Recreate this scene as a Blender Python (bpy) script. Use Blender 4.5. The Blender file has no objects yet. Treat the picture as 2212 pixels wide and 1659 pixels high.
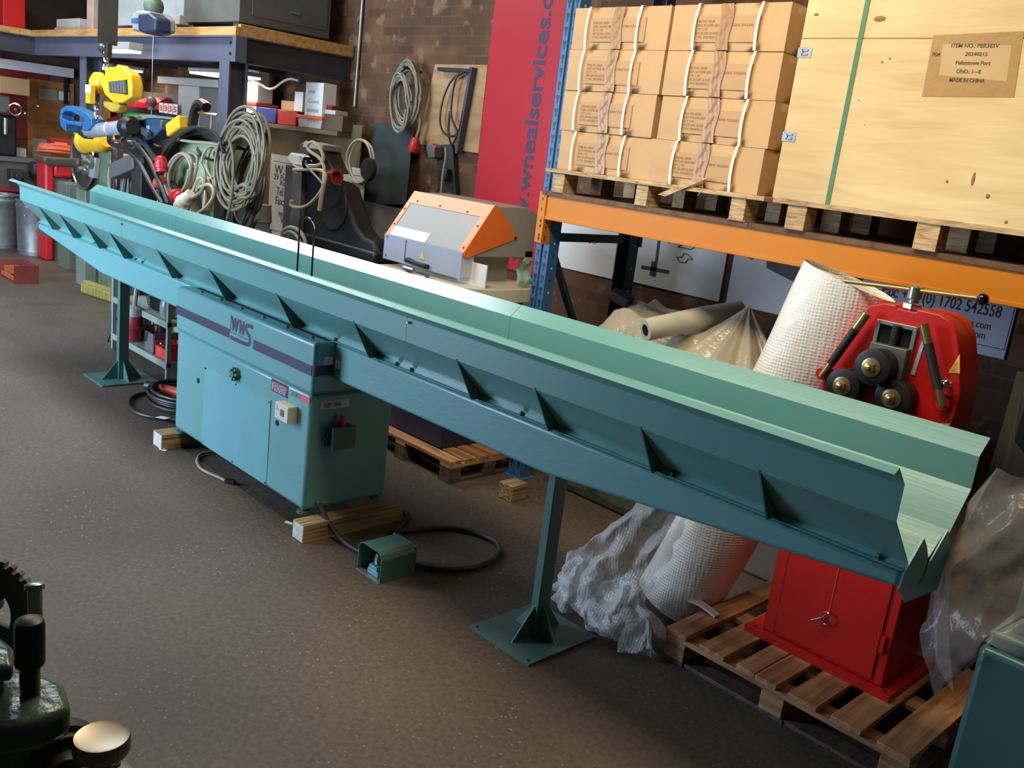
import bpy, bmesh, math, random
import numpy as np
from mathutils import Vector, Matrix, noise
R = math.radians
random.seed(7)
scn = bpy.context.scene
col = scn.collection

# ------------------------------------------------------------------ camera, world, lights, exposure
FPX, AZ, PITCH, ROLL, EYE = 1987.09, R(134.5296), R(13.9757), R(-7.0308), 2.0
_f = np.array([math.cos(PITCH)*math.cos(AZ), math.cos(PITCH)*math.sin(AZ), -math.sin(PITCH)])
_r0 = np.array([math.sin(AZ), -math.cos(AZ), 0.0]); _d0 = np.cross(_f, _r0)
_r = math.cos(ROLL)*_r0 + math.sin(ROLL)*_d0
_d = -math.sin(ROLL)*_r0 + math.cos(ROLL)*_d0
cam = bpy.data.objects.new('camera', bpy.data.cameras.new('camera'))
col.objects.link(cam)
cam.matrix_world = Matrix(((_r[0], -_d[0], -_f[0], 0), (_r[1], -_d[1], -_f[1], 0), (_r[2], -_d[2], -_f[2], EYE), (0, 0, 0, 1)))
cam.data.sensor_width = 36.0
cam.data.lens = FPX/2212*36.0
cam.data.clip_start = 0.05
scn.camera = cam

w = bpy.data.worlds.new('World'); scn.world = w; w.use_nodes = True
w.node_tree.nodes['Background'].inputs[0].default_value = (0.62, 0.66, 0.72, 1)
w.node_tree.nodes['Background'].inputs[1].default_value = 0.032

def area(name, loc, target, sx, sy, power, color):
    l = bpy.data.lights.new(name, 'AREA'); l.shape = 'RECTANGLE'; l.size = sx; l.size_y = sy
    l.energy = power; l.color = color
    o = bpy.data.objects.new(name, l); col.objects.link(o); o.location = loc
    o.rotation_euler = (Vector(target)-Vector(loc)).to_track_quat('-Z', 'Y').to_euler()
    return o
area('roller_door_daylight', (-7.8, -1.9, 2.0), (-8.7, 2.6, 1.0), 3.6, 3.2, 660, (0.60, 0.75, 1.0))
area('skylight', (-9.0, 2.6, 4.6), (-9.0, 2.6, 0), 5.0, 0.8, 215, (0.92, 0.98, 1.0))
area('ceiling_tube_lamps', (-2.5, 2.0, 3.9), (-2.5, 2.9, 1.5), 2.8, 0.6, 124, (1.0, 0.84, 0.61))

scn.view_settings.view_transform = 'Standard'
scn.view_settings.look = 'None'
scn.view_settings.exposure = 0.0
scn.view_settings.gamma = 1.0
scn.view_settings.use_curve_mapping = False

# ------------------------------------------------------------------ survey helpers: a sight line met with a real plane of the room
def _ray(x, y): return _f*FPX + _r*(x-1106.0) + _d*(y-829.5)
def _on(ax, val, x, y):
    v = _ray(x, y); c = np.array([0, 0, EYE]); t = (val-c[ax])/v[ax]
    return Vector(c+t*v)
def PX(x, y, v): return _on(0, v, x, y)
def PY(x, y, v): return _on(1, v, x, y)
def PZ(x, y, v): return _on(2, v, x, y)

# ------------------------------------------------------------------ materials
def lin(c):
    o = []
    for v in c[:3]:
        v = v/255.0
        o.append(v/12.92 if v <= 0.04045 else ((v+0.055)/1.055)**2.4)
    return (o[0], o[1], o[2], 1.0)
MC = {}
def mat(name, c, rough=0.5, metal=0.0, var=0.12, scale=6.0, bump=0.0, bscale=60.0, c2=None, coat=0.0, stretch=None, alpha=1.0, spec=0.5, emit=0.0, trans=0.0):
    if name in MC: return MC[name]
    m = bpy.data.materials.new(name); m.use_nodes = True; MC[name] = m
    nt = m.node_tree; N = nt.nodes; L = nt.links
    b = N['Principled BSDF']
    b.inputs['Roughness'].default_value = rough; b.inputs['Metallic'].default_value = metal
    b.inputs['Specular IOR Level'].default_value = spec; b.inputs['Coat Weight'].default_value = coat
    b.inputs['Alpha'].default_value = alpha; b.inputs['Transmission Weight'].default_value = trans
    tc = N.new('ShaderNodeTexCoord'); mp = N.new('ShaderNodeMapping')
    if stretch: mp.inputs['Scale'].default_value = stretch
    L.new(tc.outputs['Object'], mp.inputs['Vector'])
    n1 = N.new('ShaderNodeTexNoise'); n1.inputs['Scale'].default_value = scale; n1.inputs['Detail'].default_value = 6
    L.new(mp.outputs['Vector'], n1.inputs['Vector'])
    mr = N.new('ShaderNodeValToRGB')
    mr.color_ramp.elements[0].position = 0.3; mr.color_ramp.elements[1].position = 0.72
    a = lin(c)
    mr.color_ramp.elements[0].color = tuple(v*(1-var) for v in a[:3])+(1,)
    mr.color_ramp.elements[1].color = lin(c2) if c2 else tuple(min(1, v*(1+var)) for v in a[:3])+(1,)
    L.new(n1.outputs['Fac'], mr.inputs['Fac']); L.new(mr.outputs['Color'], b.inputs['Base Color'])
    if bump > 0:
        n2 = N.new('ShaderNodeTexNoise'); n2.inputs['Scale'].default_value = bscale; n2.inputs['Detail'].default_value = 4
        L.new(mp.outputs['Vector'], n2.inputs['Vector'])
        bp = N.new('ShaderNodeBump'); bp.inputs['Strength'].default_value = bump; bp.inputs['Distance'].default_value = 0.02
        L.new(n2.outputs['Fac'], bp.inputs['Height']); L.new(bp.outputs['Normal'], b.inputs['Normal'])
    if emit > 0:
        b.inputs['Emission Color'].default_value = a; b.inputs['Emission Strength'].default_value = emit
    return m

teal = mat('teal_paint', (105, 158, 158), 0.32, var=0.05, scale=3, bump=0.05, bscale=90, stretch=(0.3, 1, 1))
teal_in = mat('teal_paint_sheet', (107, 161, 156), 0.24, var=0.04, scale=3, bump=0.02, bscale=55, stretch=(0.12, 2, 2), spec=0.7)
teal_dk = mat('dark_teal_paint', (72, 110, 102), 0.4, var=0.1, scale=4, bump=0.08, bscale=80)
castgreen = mat('casting_green_paint', (66, 92, 74), 0.28, var=0.15, scale=9, bump=0.25, bscale=25)
oldgreen = mat('old_machine_green', (92, 108, 84), 0.5, var=0.2, scale=8)
palegreen = mat('pale_green_paint', (150, 172, 130), 0.5, var=0.12, scale=5)
navy = mat('navy_stripe', (48, 52, 72), 0.45, var=0.05)
navy_box = mat('navy_cabinet', (38, 42, 70), 0.45, var=0.1)
black = mat('black_plastic', (26, 26, 27), 0.45, var=0.15)
black_gl = mat('black_gloss', (16, 16, 17), 0.15, var=0.1)
rubber = mat('black_rubber', (32, 31, 30), 0.6, var=0.15)
darkiron = mat('dark_cast_iron', (44, 43, 41), 0.55, var=0.25, scale=10, bump=0.15)
steel = mat('bare_steel', (170, 168, 162), 0.32, 0.9, var=0.1, scale=20)
bright = mat('bright_steel', (210, 208, 200), 0.16, 1.0, var=0.04, scale=20)
chrome = mat('polished_barrel', (206, 209, 214), 0.22, 0.45, var=0.04)
brass = mat('yellow_zinc', (172, 152, 104), 0.32, 0.85, var=0.08)
galv = mat('galvanised_steel', (150, 152, 150), 0.42, 0.7, var=0.2, scale=14)
red = mat('red_machine_paint', (190, 25, 21), 0.38, var=0.06, scale=5, bump=0.05, bscale=120)
redp = mat('red_plastic', (190, 36, 40), 0.4, var=0.08)
reddk = mat('dark_red_paint', (120, 28, 28), 0.5, var=0.15)
orange = mat('orange_paint', (242, 122, 40), 0.34, var=0.05)
orangep = mat('orange_plastic', (232, 96, 40), 0.45, var=0.08)
rackor = mat('rack_orange', (208, 126, 14), 0.5, var=0.05, scale=3, spec=0.3)
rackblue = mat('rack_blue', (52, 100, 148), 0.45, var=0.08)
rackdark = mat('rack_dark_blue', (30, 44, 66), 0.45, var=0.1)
cream = mat('cream_paint', (206, 200, 182), 0.42, var=0.06)
greyp = mat('grey_paint', (158, 156, 146), 0.45, var=0.06)
greydk = mat('dark_grey_paint', (92, 92, 88), 0.5, var=0.1)
white = mat('white_paint', (226, 226, 222), 0.45, var=0.04)
paper = mat('white_paper', (228, 226, 216), 0.7, var=0.03)
yellow = mat('yellow_paint', (238, 184, 40), 0.38, var=0.08)
bluep = mat('blue_plastic', (46, 104, 152), 0.36, var=0.06)
bluedk = mat('dark_blue_paint', (50, 78, 104), 0.45, var=0.15)
bluebox = mat('blue_box_plastic', (36, 52, 128), 0.5, var=0.08)
greenp = mat('green_plastic', (40, 110, 62), 0.5, var=0.1)
ink = mat('dark_ink', (58, 52, 50), 0.7, var=0.05)
inkbrown = mat('carton_ink', (150, 118, 82), 0.7, var=0.1)
inkgrey = mat('grey_ink', (72, 66, 78), 0.6, var=0.05)
inkteal = mat('banner_ink', (52, 52, 84), 0.55, var=0.04)
card = mat('cardboard', (200, 162, 114), 0.7, var=0.06, scale=5, bump=0.04, bscale=30)
tape = mat('packing_tape', (168, 128, 84), 0.3, var=0.06, scale=16, bump=0.05, bscale=26, spec=0.35)
strapw = mat('cream_strapping', (240, 226, 200), 0.4, var=0.03)
strapg = mat('green_strapping', (78, 122, 82), 0.4, var=0.05)
labelb = mat('brown_label', (176, 140, 88), 0.3, var=0.06, bump=0.1, bscale=30)
labell = mat('tan_label', (198, 166, 116), 0.35, var=0.04)
cable_g = mat('grey_cable', (148, 142, 124), 0.5, var=0.15, scale=4)
cable_t = mat('tan_cable', (176, 162, 132), 0.5, var=0.12, scale=4)
cable_k = mat('black_cable', (40, 39, 38), 0.45, var=0.2, scale=4)
cable_o = mat('orange_cable', (200, 92, 52), 0.5, var=0.1)
beamgrey = mat('mezzanine_grey', (88, 90, 104), 0.5, var=0.06)
beamdark = mat('mezzanine_dark', (58, 57, 62), 0.55, var=0.12)
lampw = mat('lamp_diffuser', (255, 244, 226), 0.4, emit=5.0)
poly = mat('clear_guard', (196, 204, 220), 0.12, var=0.04, alpha=0.55)
pane = mat('hood_window', (146, 146, 142), 0.45, var=0.06, scale=2)
redban = mat('red_banner', (188, 48, 56), 0.28, var=0.03)

def wood(name, c, c2, sc=(1, 14, 14), rough=0.65, knots=True):
    if name in MC: return MC[name]
    m = bpy.data.materials.new(name); m.use_nodes = True; MC[name] = m
    nt = m.node_tree; N = nt.nodes; L = nt.links; b = N['Principled BSDF']; b.inputs['Roughness'].default_value = rough
    tc = N.new('ShaderNodeTexCoord'); mp = N.new('ShaderNodeMapping'); mp.inputs['Scale'].default_value = sc
    L.new(tc.outputs['Object'], mp.inputs['Vector'])
    n = N.new('ShaderNodeTexNoise'); n.inputs['Scale'].default_value = 2.2; n.inputs['Detail'].default_value = 8; n.inputs['Distortion'].default_value = 0.6
    L.new(mp.outputs['Vector'], n.inputs['Vector'])
    r = N.new('ShaderNodeValToRGB'); r.color_ramp.elements[0].position = 0.32; r.color_ramp.elements[1].position = 0.62
    r.color_ramp.elements[0].color = lin(c2); r.color_ramp.elements[1].color = lin(c)
    L.new(n.outputs['Fac'], r.inputs['Fac'])
    out = r.outputs['Color']
    if knots:
        n3 = N.new('ShaderNodeTexNoise'); n3.inputs['Scale'].default_value = 0.9; n3.inputs['Detail'].default_value = 2
        L.new(tc.outputs['Object'], n3.inputs['Vector'])
        r3 = N.new('ShaderNodeValToRGB'); r3.color_ramp.elements[0].position = 0.35; r3.color_ramp.elements[1].position = 0.6
        r3.color_ramp.elements[0].color = (0.72, 0.66, 0.6, 1); r3.color_ramp.elements[1].color = (1, 1, 1, 1)
        L.new(n3.outputs['Fac'], r3.inputs['Fac'])
        mx = N.new('ShaderNodeMixRGB'); mx.blend_type = 'MULTIPLY'; mx.inputs['Fac'].default_value = 0.8
        L.new(out, mx.inputs[1]); L.new(r3.outputs['Color'], mx.inputs[2]); out = mx.outputs['Color']
    L.new(out, b.inputs['Base Color'])
    bp = N.new('ShaderNodeBump'); bp.inputs['Strength'].default_value = 0.25; bp.inputs['Distance'].default_value = 0.01
    L.new(n.outputs['Fac'], bp.inputs['Height']); L.new(bp.outputs['Normal'], b.inputs['Normal'])
    return m
plywood = wood('crate_plywood', (236, 212, 158), (224, 196, 140), (1.2, 3, 9))
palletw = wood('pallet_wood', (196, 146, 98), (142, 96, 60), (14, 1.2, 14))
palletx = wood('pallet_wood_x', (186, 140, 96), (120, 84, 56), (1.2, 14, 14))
palewood = wood('pale_block_wood', (214, 186, 136), (160, 126, 84), (6, 6, 40))
blockw = wood('timber_block_wood', (176, 150, 108), (96, 76, 52), (30, 1.5, 30))
deckw = wood('chipboard_deck', (122, 92, 62), (92, 66, 44), (6, 6, 6))
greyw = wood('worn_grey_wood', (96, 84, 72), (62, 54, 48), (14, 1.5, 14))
plyb = wood('backing_plywood', (186, 150, 102), (160, 122, 78), (2, 2, 5))
plyo = wood('orange_plywood', (186, 128, 66), (150, 96, 44), (2, 2, 5))
mdf = wood('brown_hardboard', (112, 92, 60), (100, 80, 52), (2, 2, 2))
edgew = wood('platform_edge_timber', (206, 158, 92), (170, 122, 66), (1, 10, 10))

def plastic_film(name, c, alpha, rough=0.18, bump=0.6, bscale=9):
    m = mat(name, c, rough, var=0.12, scale=7, bump=bump, bscale=bscale, alpha=alpha, spec=0.7)
    return m
film = plastic_film('clear_film', (214, 206, 200), 0.20)
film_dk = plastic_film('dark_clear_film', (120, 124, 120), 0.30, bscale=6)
film_cream = plastic_film('cream_film', (226, 212, 184), 0.62, bscale=14)

def bubble_mat(name, alpha):
    m = bpy.data.materials.new(name); m.use_nodes = True
    nt = m.node_tree; N = nt.nodes; L = nt.links; b = N['Principled BSDF']
    b.inputs['Base Color'].default_value = lin((234, 234, 228)); b.inputs['Roughness'].default_value = 0.22; b.inputs['Alpha'].default_value = alpha
    tc = N.new('ShaderNodeTexCoord')
    v = N.new('ShaderNodeTexVoronoi'); v.inputs['Scale'].default_value = 75; v.inputs['Randomness'].default_value = 0.15
    L.new(tc.outputs['Object'], v.inputs['Vector'])
    n = N.new('ShaderNodeTexNoise'); n.inputs['Scale'].default_value = 5; L.new(tc.outputs['Object'], n.inputs['Vector'])
    ad = N.new('ShaderNodeMath'); ad.operation = 'MULTIPLY_ADD'; ad.inputs[1].default_value = 2.5
    L.new(n.outputs['Fac'], ad.inputs[0]); L.new(v.outputs['Distance'], ad.inputs[2])
    bp = N.new('ShaderNodeBump'); bp.inputs['Strength'].default_value = 0.5; bp.inputs['Distance'].default_value = 0.007; bp.invert = True
    L.new(ad.outputs[0], bp.inputs['Height']); L.new(bp.outputs['Normal'], b.inputs['Normal'])
    return m
bubble = bubble_mat('bubble_wrap', 1.0)
bubble_thin = bubble_mat('bubble_wrap_sheet', 0.46)

def floor_mat():
    m = bpy.data.materials.new('painted_concrete'); m.use_nodes = True
    nt = m.node_tree; N = nt.nodes; L = nt.links; b = N['Principled BSDF']
    tc = N.new('ShaderNodeTexCoord')
    n1 = N.new('ShaderNodeTexNoise'); n1.inputs['Scale'].default_value = 0.9; n1.inputs['Detail'].default_value = 8
    n2 = N.new('ShaderNodeTexNoise'); n2.inputs['Scale'].default_value = 45; n2.inputs['Detail'].default_value = 5
    v = N.new('ShaderNodeTexVoronoi'); v.inputs['Scale'].default_value = 34; v.inputs['Randomness'].default_value = 1
    for q in (n1, n2, v): L.new(tc.outputs['Object'], q.inputs['Vector'])
    r1 = N.new('ShaderNodeValToRGB'); r1.color_ramp.elements[0].position = 0.3; r1.color_ramp.elements[1].position = 0.72
    r1.color_ramp.elements[0].color = lin((70, 61, 52)); r1.color_ramp.elements[1].color = lin((98, 86, 73))
    L.new(n1.outputs['Fac'], r1.inputs['Fac'])
    r2 = N.new('ShaderNodeValToRGB'); r2.color_ramp.elements[0].position = 0.35; r2.color_ramp.elements[1].position = 0.65
    r2.color_ramp.elements[0].color = (0.6, 0.6, 0.6, 1); r2.color_ramp.elements[1].color = (1.15, 1.15, 1.15, 1)
    L.new(n2.outputs['Fac'], r2.inputs['Fac'])
    mx = N.new('ShaderNodeMixRGB'); mx.blend_type = 'MULTIPLY'; mx.inputs['Fac'].default_value = 0.7
    L.new(r1.outputs['Color'], mx.inputs[1]); L.new(r2.outputs['Color'], mx.inputs[2])
    # pale grit chips
    r3 = N.new('ShaderNodeValToRGB'); r3.color_ramp.elements[0].position = 0.10; r3.color_ramp.elements[1].position = 0.17
    r3.color_ramp.elements[0].color = (1, 1, 1, 1); r3.color_ramp.elements[1].color = (0, 0, 0, 1)
    L.new(v.outputs['Distance'], r3.inputs['Fac'])
    n4 = N.new('ShaderNodeTexNoise'); n4.inputs['Scale'].default_value = 2.3; n4.inputs['Detail'].default_value = 5; L.new(tc.outputs['Object'], n4.inputs['Vector'])
    r4 = N.new('ShaderNodeValToRGB'); r4.color_ramp.elements[0].position = 0.42; r4.color_ramp.elements[1].position = 0.60
    L.new(n4.outputs['Fac'], r4.inputs['Fac'])
    ml = N.new('ShaderNodeMath'); ml.operation = 'MULTIPLY'; L.new(r3.outputs['Color'], ml.inputs[0]); L.new(r4.outputs['Color'], ml.inputs[1])
    m2 = N.new('ShaderNodeMixRGB'); m2.inputs[2].default_value = lin((140, 133, 123))
    L.new(ml.outputs[0], m2.inputs['Fac']); L.new(mx.outputs['Color'], m2.inputs[1])
    L.new(m2.outputs['Color'], b.inputs['Base Color'])
    b.inputs['Roughness'].default_value = 0.62
    bp = N.new('ShaderNodeBump'); bp.inputs['Strength'].default_value = 0.10; bp.inputs['Distance'].default_value = 0.01
    L.new(n2.outputs['Fac'], bp.inputs['Height']); L.new(bp.outputs['Normal'], b.inputs['Normal'])
    return m
def brick_mat(rot):
    m = bpy.data.materials.new('brickwork'); m.use_nodes = True
    nt = m.node_tree; N = nt.nodes; L = nt.links; b = N['Principled BSDF']; b.inputs['Roughness'].default_value = 0.85
    tc = N.new('ShaderNodeTexCoord'); sp = N.new('ShaderNodeSeparateXYZ'); cb = N.new('ShaderNodeCombineXYZ')
    L.new(tc.outputs['Object'], sp.inputs[0])
    L.new(sp.outputs['Y' if rot else 'X'], cb.inputs['X']); L.new(sp.outputs['Z'], cb.inputs['Y'])
    br = N.new('ShaderNodeTexBrick'); br.inputs['Scale'].default_value = 1.0
    br.inputs['Brick Width'].default_value = 0.235; br.inputs['Row Height'].default_value = 0.078; br.inputs['Mortar Size'].default_value = 0.006
    br.inputs['Color1'].default_value = lin((112, 75, 45)); br.inputs['Color2'].default_value = lin((84, 56, 36)); br.inputs['Mortar'].default_value = lin((98, 76, 52))
    br.inputs['Bias'].default_value = 0.0
    L.new(cb.outputs[0], br.inputs['Vector'])
    n = N.new('ShaderNodeTexNoise'); n.inputs['Scale'].default_value = 3.0; n.inputs['Detail'].default_value = 8; L.new(tc.outputs['Object'], n.inputs['Vector'])
    r = N.new('ShaderNodeValToRGB'); r.color_ramp.elements[0].position = 0.35; r.color_ramp.elements[1].position = 0.7
    r.color_ramp.elements[0].color = (0.6, 0.55, 0.5, 1); r.color_ramp.elements[1].color = (1.15, 1.15, 1.1, 1)
    L.new(n.outputs['Fac'], r.inputs['Fac'])
    mx = N.new('ShaderNodeMixRGB'); mx.blend_type = 'MULTIPLY'; mx.inputs['Fac'].default_value = 0.9
    L.new(br.outputs['Color'], mx.inputs[1]); L.new(r.outputs['Color'], mx.inputs[2]); n5 = N.new('ShaderNodeTexNoise'); n5.inputs['Scale'].default_value = 6.5; n5.inputs['Detail'].default_value = 3; L.new(tc.outputs['Object'], n5.inputs['Vector'])
    r5 = N.new('ShaderNodeValToRGB'); r5.color_ramp.elements[0].position = 0.58; r5.color_ramp.elements[1].position = 0.66
    r5.color_ramp.elements[1].color = (0.7, 0.7, 0.7, 1); L.new(n5.outputs['Fac'], r5.inputs['Fac'])
    m5 = N.new('ShaderNodeMixRGB'); m5.inputs[2].default_value = lin((136, 106, 74)); L.new(r5.outputs['Color'], m5.inputs['Fac']); L.new(mx.outputs['Color'], m5.inputs[1])
    L.new(m5.outputs['Color'], b.inputs['Base Color'])
    bp = N.new('ShaderNodeBump'); bp.inputs['Strength'].default_value = 0.5; bp.inputs['Distance'].default_value = 0.01; bp.invert = True
    L.new(br.outputs['Fac'], bp.inputs['Height']); L.new(bp.outputs['Normal'], b.inputs['Normal'])
    return m

# ------------------------------------------------------------------ mesh builder
def frame(axis):
    a = Vector(axis).normalized()
    u = a.orthogonal().normalized(); return a, u, a.cross(u)
class MB:
    def __init__(s): s.v = []; s.f = []; s.mi = []; s.cur = 0
    def m(s, i): s.cur = i; return s
    def add(s, vs, fs):
        o = len(s.v); s.v += [Vector(p) for p in vs]
        for f in fs: s.f.append([i+o for i in f]); s.mi.append(s.cur)
        return s
    def box(s, x0, x1, y0, y1, z0, z1):
        return s.add([(x0,y0,z0),(x1,y0,z0),(x1,y1,z0),(x0,y1,z0),(x0,y0,z1),(x1,y0,z1),(x1,y1,z1),(x0,y1,z1)],
                     [(0,3,2,1),(4,5,6,7),(0,1,5,4),(1,2,6,5),(2,3,7,6),(3,0,4,7)])
    def obox(s, c, size, ux=(1,0,0), uy=(0,1,0)):
        c = Vector(c); ux = Vector(ux).normalized(); uy = Vector(uy).normalized(); uz = ux.cross(uy).normalized(); uy = uz.cross(ux)
        a, b, d = size[0]/2, size[1]/2, size[2]/2
        P = [c+ux*i*a+uy*j*b+uz*k*d for k in (-1,1) for (i,j) in ((-1,-1),(1,-1),(1,1),(-1,1))]
        return s.add(P, [(0,3,2,1),(4,5,6,7),(0,1,5,4),(1,2,6,5),(2,3,7,6),(3,0,4,7)])
    def bar(s, p0, p1, w, h, up=(0,0,1)):
        p0 = Vector(p0); p1 = Vector(p1); d = p1-p0; upv = Vector(up)
        if abs(d.normalized().dot(upv)) > 0.98: upv = Vector((0,1,0))
        side = d.cross(upv).normalized()
        return s.obox((p0+p1)/2, (d.length, w, h), d, side)
    def prism(s, poly, axis, a, b):
        n = len(poly); P = []
        for t in (a, b):
            for q in poly:
                P.append({'x': (t, q[0], q[1]), 'y': (q[0], t, q[1]), 'z': (q[0], q[1], t)}[axis])
        fs = [tuple(range(n))[::-1], tuple(range(n, 2*n))]+[(i, (i+1) % n, n+(i+1) % n, n+i) for i in range(n)]
        return s.add(P, fs)
    def sheet(s, path, axis, a, b, t):
        # folded sheet metal: an open 2D path given a thickness and drawn along an axis
        n = len(path); L_ = []
        for i in range(n):
            p = Vector((path[i][0], path[i][1]))
            ds = []
            if i > 0: ds.append((p-Vector(path[i-1])).normalized())
            if i < n-1: ds.append((Vector(path[i+1])-p).normalized())
            d = sum(ds, Vector((0, 0))).normalized(); nn = Vector((-d.y, d.x))
            k = 1.0/max(0.4, nn.dot(Vector((-ds[0].y, ds[0].x))))
            L_.append((p+nn*t*0.5*k, p-nn*t*0.5*k))
        for i in range(n-1):
            s.prism([L_[i][0], L_[i+1][0], L_[i+1][1], L_[i][1]], axis, a, b)
        return s
    def lathe(s, o, axis, prof, n=20):
        o = Vector(o); a, u, w_ = frame(axis); P = []; fs = []
        for (r, h) in prof:
            for i in range(n):
                t = 2*math.pi*i/n; P.append(o+a*h+(u*math.cos(t)+w_*math.sin(t))*r)
        for k in range(len(prof)-1):
            for i in range(n):
                j = (i+1) % n; fs.append((k*n+i, k*n+j, (k+1)*n+j, (k+1)*n+i))
        fs.append(tuple(range(n))[::-1]); fs.append(tuple((len(prof)-1)*n+i for i in range(n)))
        return s.add(P, fs)
    def cyl(s, p0, p1, r, r2=None, n=16):
        d = Vector(p1)-Vector(p0)
        return s.lathe(p0, d, [(r, 0), (r if r2 is None else r2, d.length)], n)
    def ball(s, c, r, n=14, sc=(1,1,1)):
        c = Vector(c); P = []; fs = []; m_ = n//2
        for k in range(m_+1):
            t = math.pi*k/m_
            for i in range(n):
                q = 2*math.pi*i/n
                P.append(c+Vector((r*sc[0]*max(0.02, math.sin(t))*math.cos(q), r*sc[1]*max(0.02, math.sin(t))*math.sin(q), r*sc[2]*math.cos(t))))
        for k in range(m_):
            for i in range(n):
                j = (i+1) % n; fs.append((k*n+i, (k+1)*n+i, (k+1)*n+j, k*n+j))
        fs.append(tuple(range(n))); fs.append(tuple(m_*n+i for i in range(n))[::-1])
        return s.add(P, fs)
    def tube(s, pts, r, n=8, closed=False, smooth=0):
        pts = [Vector(p) for p in pts]
        for _ in range(smooth): pts = chaikin(pts, closed)
        k = len(pts); P = []; fs = []; prev = None
        for i in range(k):
            if closed: d = pts[(i+1) % k]-pts[i-1]
            else: d = pts[min(i+1, k-1)]-pts[max(i-1, 0)]
            if d.length < 1e-9: d = Vector((0, 0, 1))
            d.normalize()
            u = d.orthogonal().normalized() if prev is None else (prev-d*prev.dot(d))
            if u.length < 1e-6: u = d.orthogonal()
            u.normalize(); prev = u; w_ = d.cross(u)
            for j in range(n):
                t = 2*math.pi*j/n; P.append(pts[i]+(u*math.cos(t)+w_*math.sin(t))*r)
        for i in range(k if closed else k-1):
            a = i*n; b_ = ((i+1) % k)*n
            for j in range(n): fs.append((a+j, a+(j+1) % n, b_+(j+1) % n, b_+j))
        if not closed: fs.append(tuple(range(n))[::-1]); fs.append(tuple((k-1)*n+j for j in range(n)))
        return s.add(P, fs)
    def grid(s, fn, nu, nv):
        P = [fn(i/nu, j/nv) for j in range(nv+1) for i in range(nu+1)]
        return s.add(P, [(j*(nu+1)+i, j*(nu+1)+i+1, (j+1)*(nu+1)+i+1, (j+1)*(nu+1)+i) for j in range(nv) for i in range(nu)])
    def text(s, body, o, right, up, size, width=None, depth=0.0006, bold=0.0):
        me = text_mesh(body, bold)
        if me is None: return s
        vs, fs = me; o = Vector(o); rt = Vector(right).normalized(); upv = Vector(up).normalized(); nn = rt.cross(upv)
        wd = max(v[0] for v in vs); kx = size if width is None else width/wd
        return s.add([o+rt*v[0]*kx+upv*v[1]*size+nn*(v[2]*depth) for v in vs], fs)
def chaikin(pts, closed):
    o = []; k = len(pts)
    if not closed: o.append(pts[0])
    for i in range(k if closed else k-1):
        a, b = pts[i], pts[(i+1) % k]; o += [a*0.75+b*0.25, a*0.25+b*0.75]
    if not closed: o.append(pts[-1])
    return o
TC = {}
def text_mesh(body, bold=0.0):
    k = (body, bold)
    if k in TC: return TC[k]
    cu = bpy.data.curves.new('lettering', 'FONT'); cu.body = body; cu.size = 1.0; cu.resolution_u = 3; cu.extrude = 1.0; cu.offset = bold
    ob = bpy.data.objects.new('lettering', cu); col.objects.link(ob)
    dg = bpy.context.evaluated_depsgraph_get(); me = bpy.data.meshes.new_from_object(ob.evaluated_get(dg))
    vs = [tuple(v.co) for v in me.vertices]; fs = [tuple(p.vertices) for p in me.polygons]
    bpy.data.objects.remove(ob); bpy.data.meshes.remove(me); bpy.data.curves.remove(cu)
    TC[k] = (vs, fs) if vs else None
    return TC[k]

# ------------------------------------------------------------------ things, parts, setting
def wloc(o):
    v = Vector((0, 0, 0))
    while o is not None: v += Vector(o.location); o = o.parent
    return v
def build(name, mb, mats, parent=None, bevel=0.0, smooth=True, seg=2, ang=35, recalc=True):
    if not isinstance(mats, (list, tuple)): mats = [mats]
    base = wloc(parent)
    me = bpy.data.meshes.new(name)
    me.from_pydata([tuple(v-base) for v in mb.v], [], mb.f)
    for m_ in mats: me.materials.append(m_)
    me.polygons.foreach_set('material_index', mb.mi)
    if recalc:
        bm = bmesh.new(); bm.from_mesh(me); bmesh.ops.recalc_face_normals(bm, faces=bm.faces); bm.to_mesh(me); bm.free()
    if smooth:
        me.polygons.foreach_set('use_smooth', [True]*len(me.polygons)); me.set_sharp_from_angle(angle=R(ang))
    me.update()
    o = bpy.data.objects.new(name, me); col.objects.link(o)
    if parent is not None: o.parent = parent
    if bevel > 0:
        b = o.modifiers.new('bevel', 'BEVEL'); b.width = bevel; b.segments = seg; b.limit_method = 'ANGLE'; b.angle_limit = R(40)
    return o
def tag(o, label, cat, group=None, kind=None):
    o['label'] = label; o['category'] = cat
    if group: o['group'] = group
    if kind: o['kind'] = kind
    return o
def thing(name, label, cat, loc=(0, 0, 0), group=None):
    o = bpy.data.objects.new(name, None); o.empty_display_size = 0.1; col.objects.link(o); o.location = loc
    return tag(o, label, cat, group)
def single(name, mb, mats, label, cat, group=None, loc=None, **k):
    # a thing that is one mesh; its origin goes to its base
    xs = [v.x for v in mb.v]; ys = [v.y for v in mb.v]; zs = [v.z for v in mb.v]
    c = Vector(((min(xs)+max(xs))/2, (min(ys)+max(ys))/2, min(zs)))
    for i in range(len(mb.v)): mb.v[i] = mb.v[i]-c
    o = build(name, mb, mats, None, **k); o.location = c
    return tag(o, label, cat, group)
def struct(name, mb, mats, **k):
    o = build(name, mb, mats, None, **k); o['kind'] = 'structure'; return o
def dup(root, loc, label=None, rotz=None):
    r = root.copy(); col.objects.link(r); r.location = loc
    if rotz is not None: r.rotation_euler = (0, 0, rotz)
    if label: r['label'] = label
    for ch in list(root.children):
        c = ch.copy(); col.objects.link(c); c.parent = r
        for g in list(ch.children):
            d = g.copy(); col.objects.link(d); d.parent = c
    return r
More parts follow.
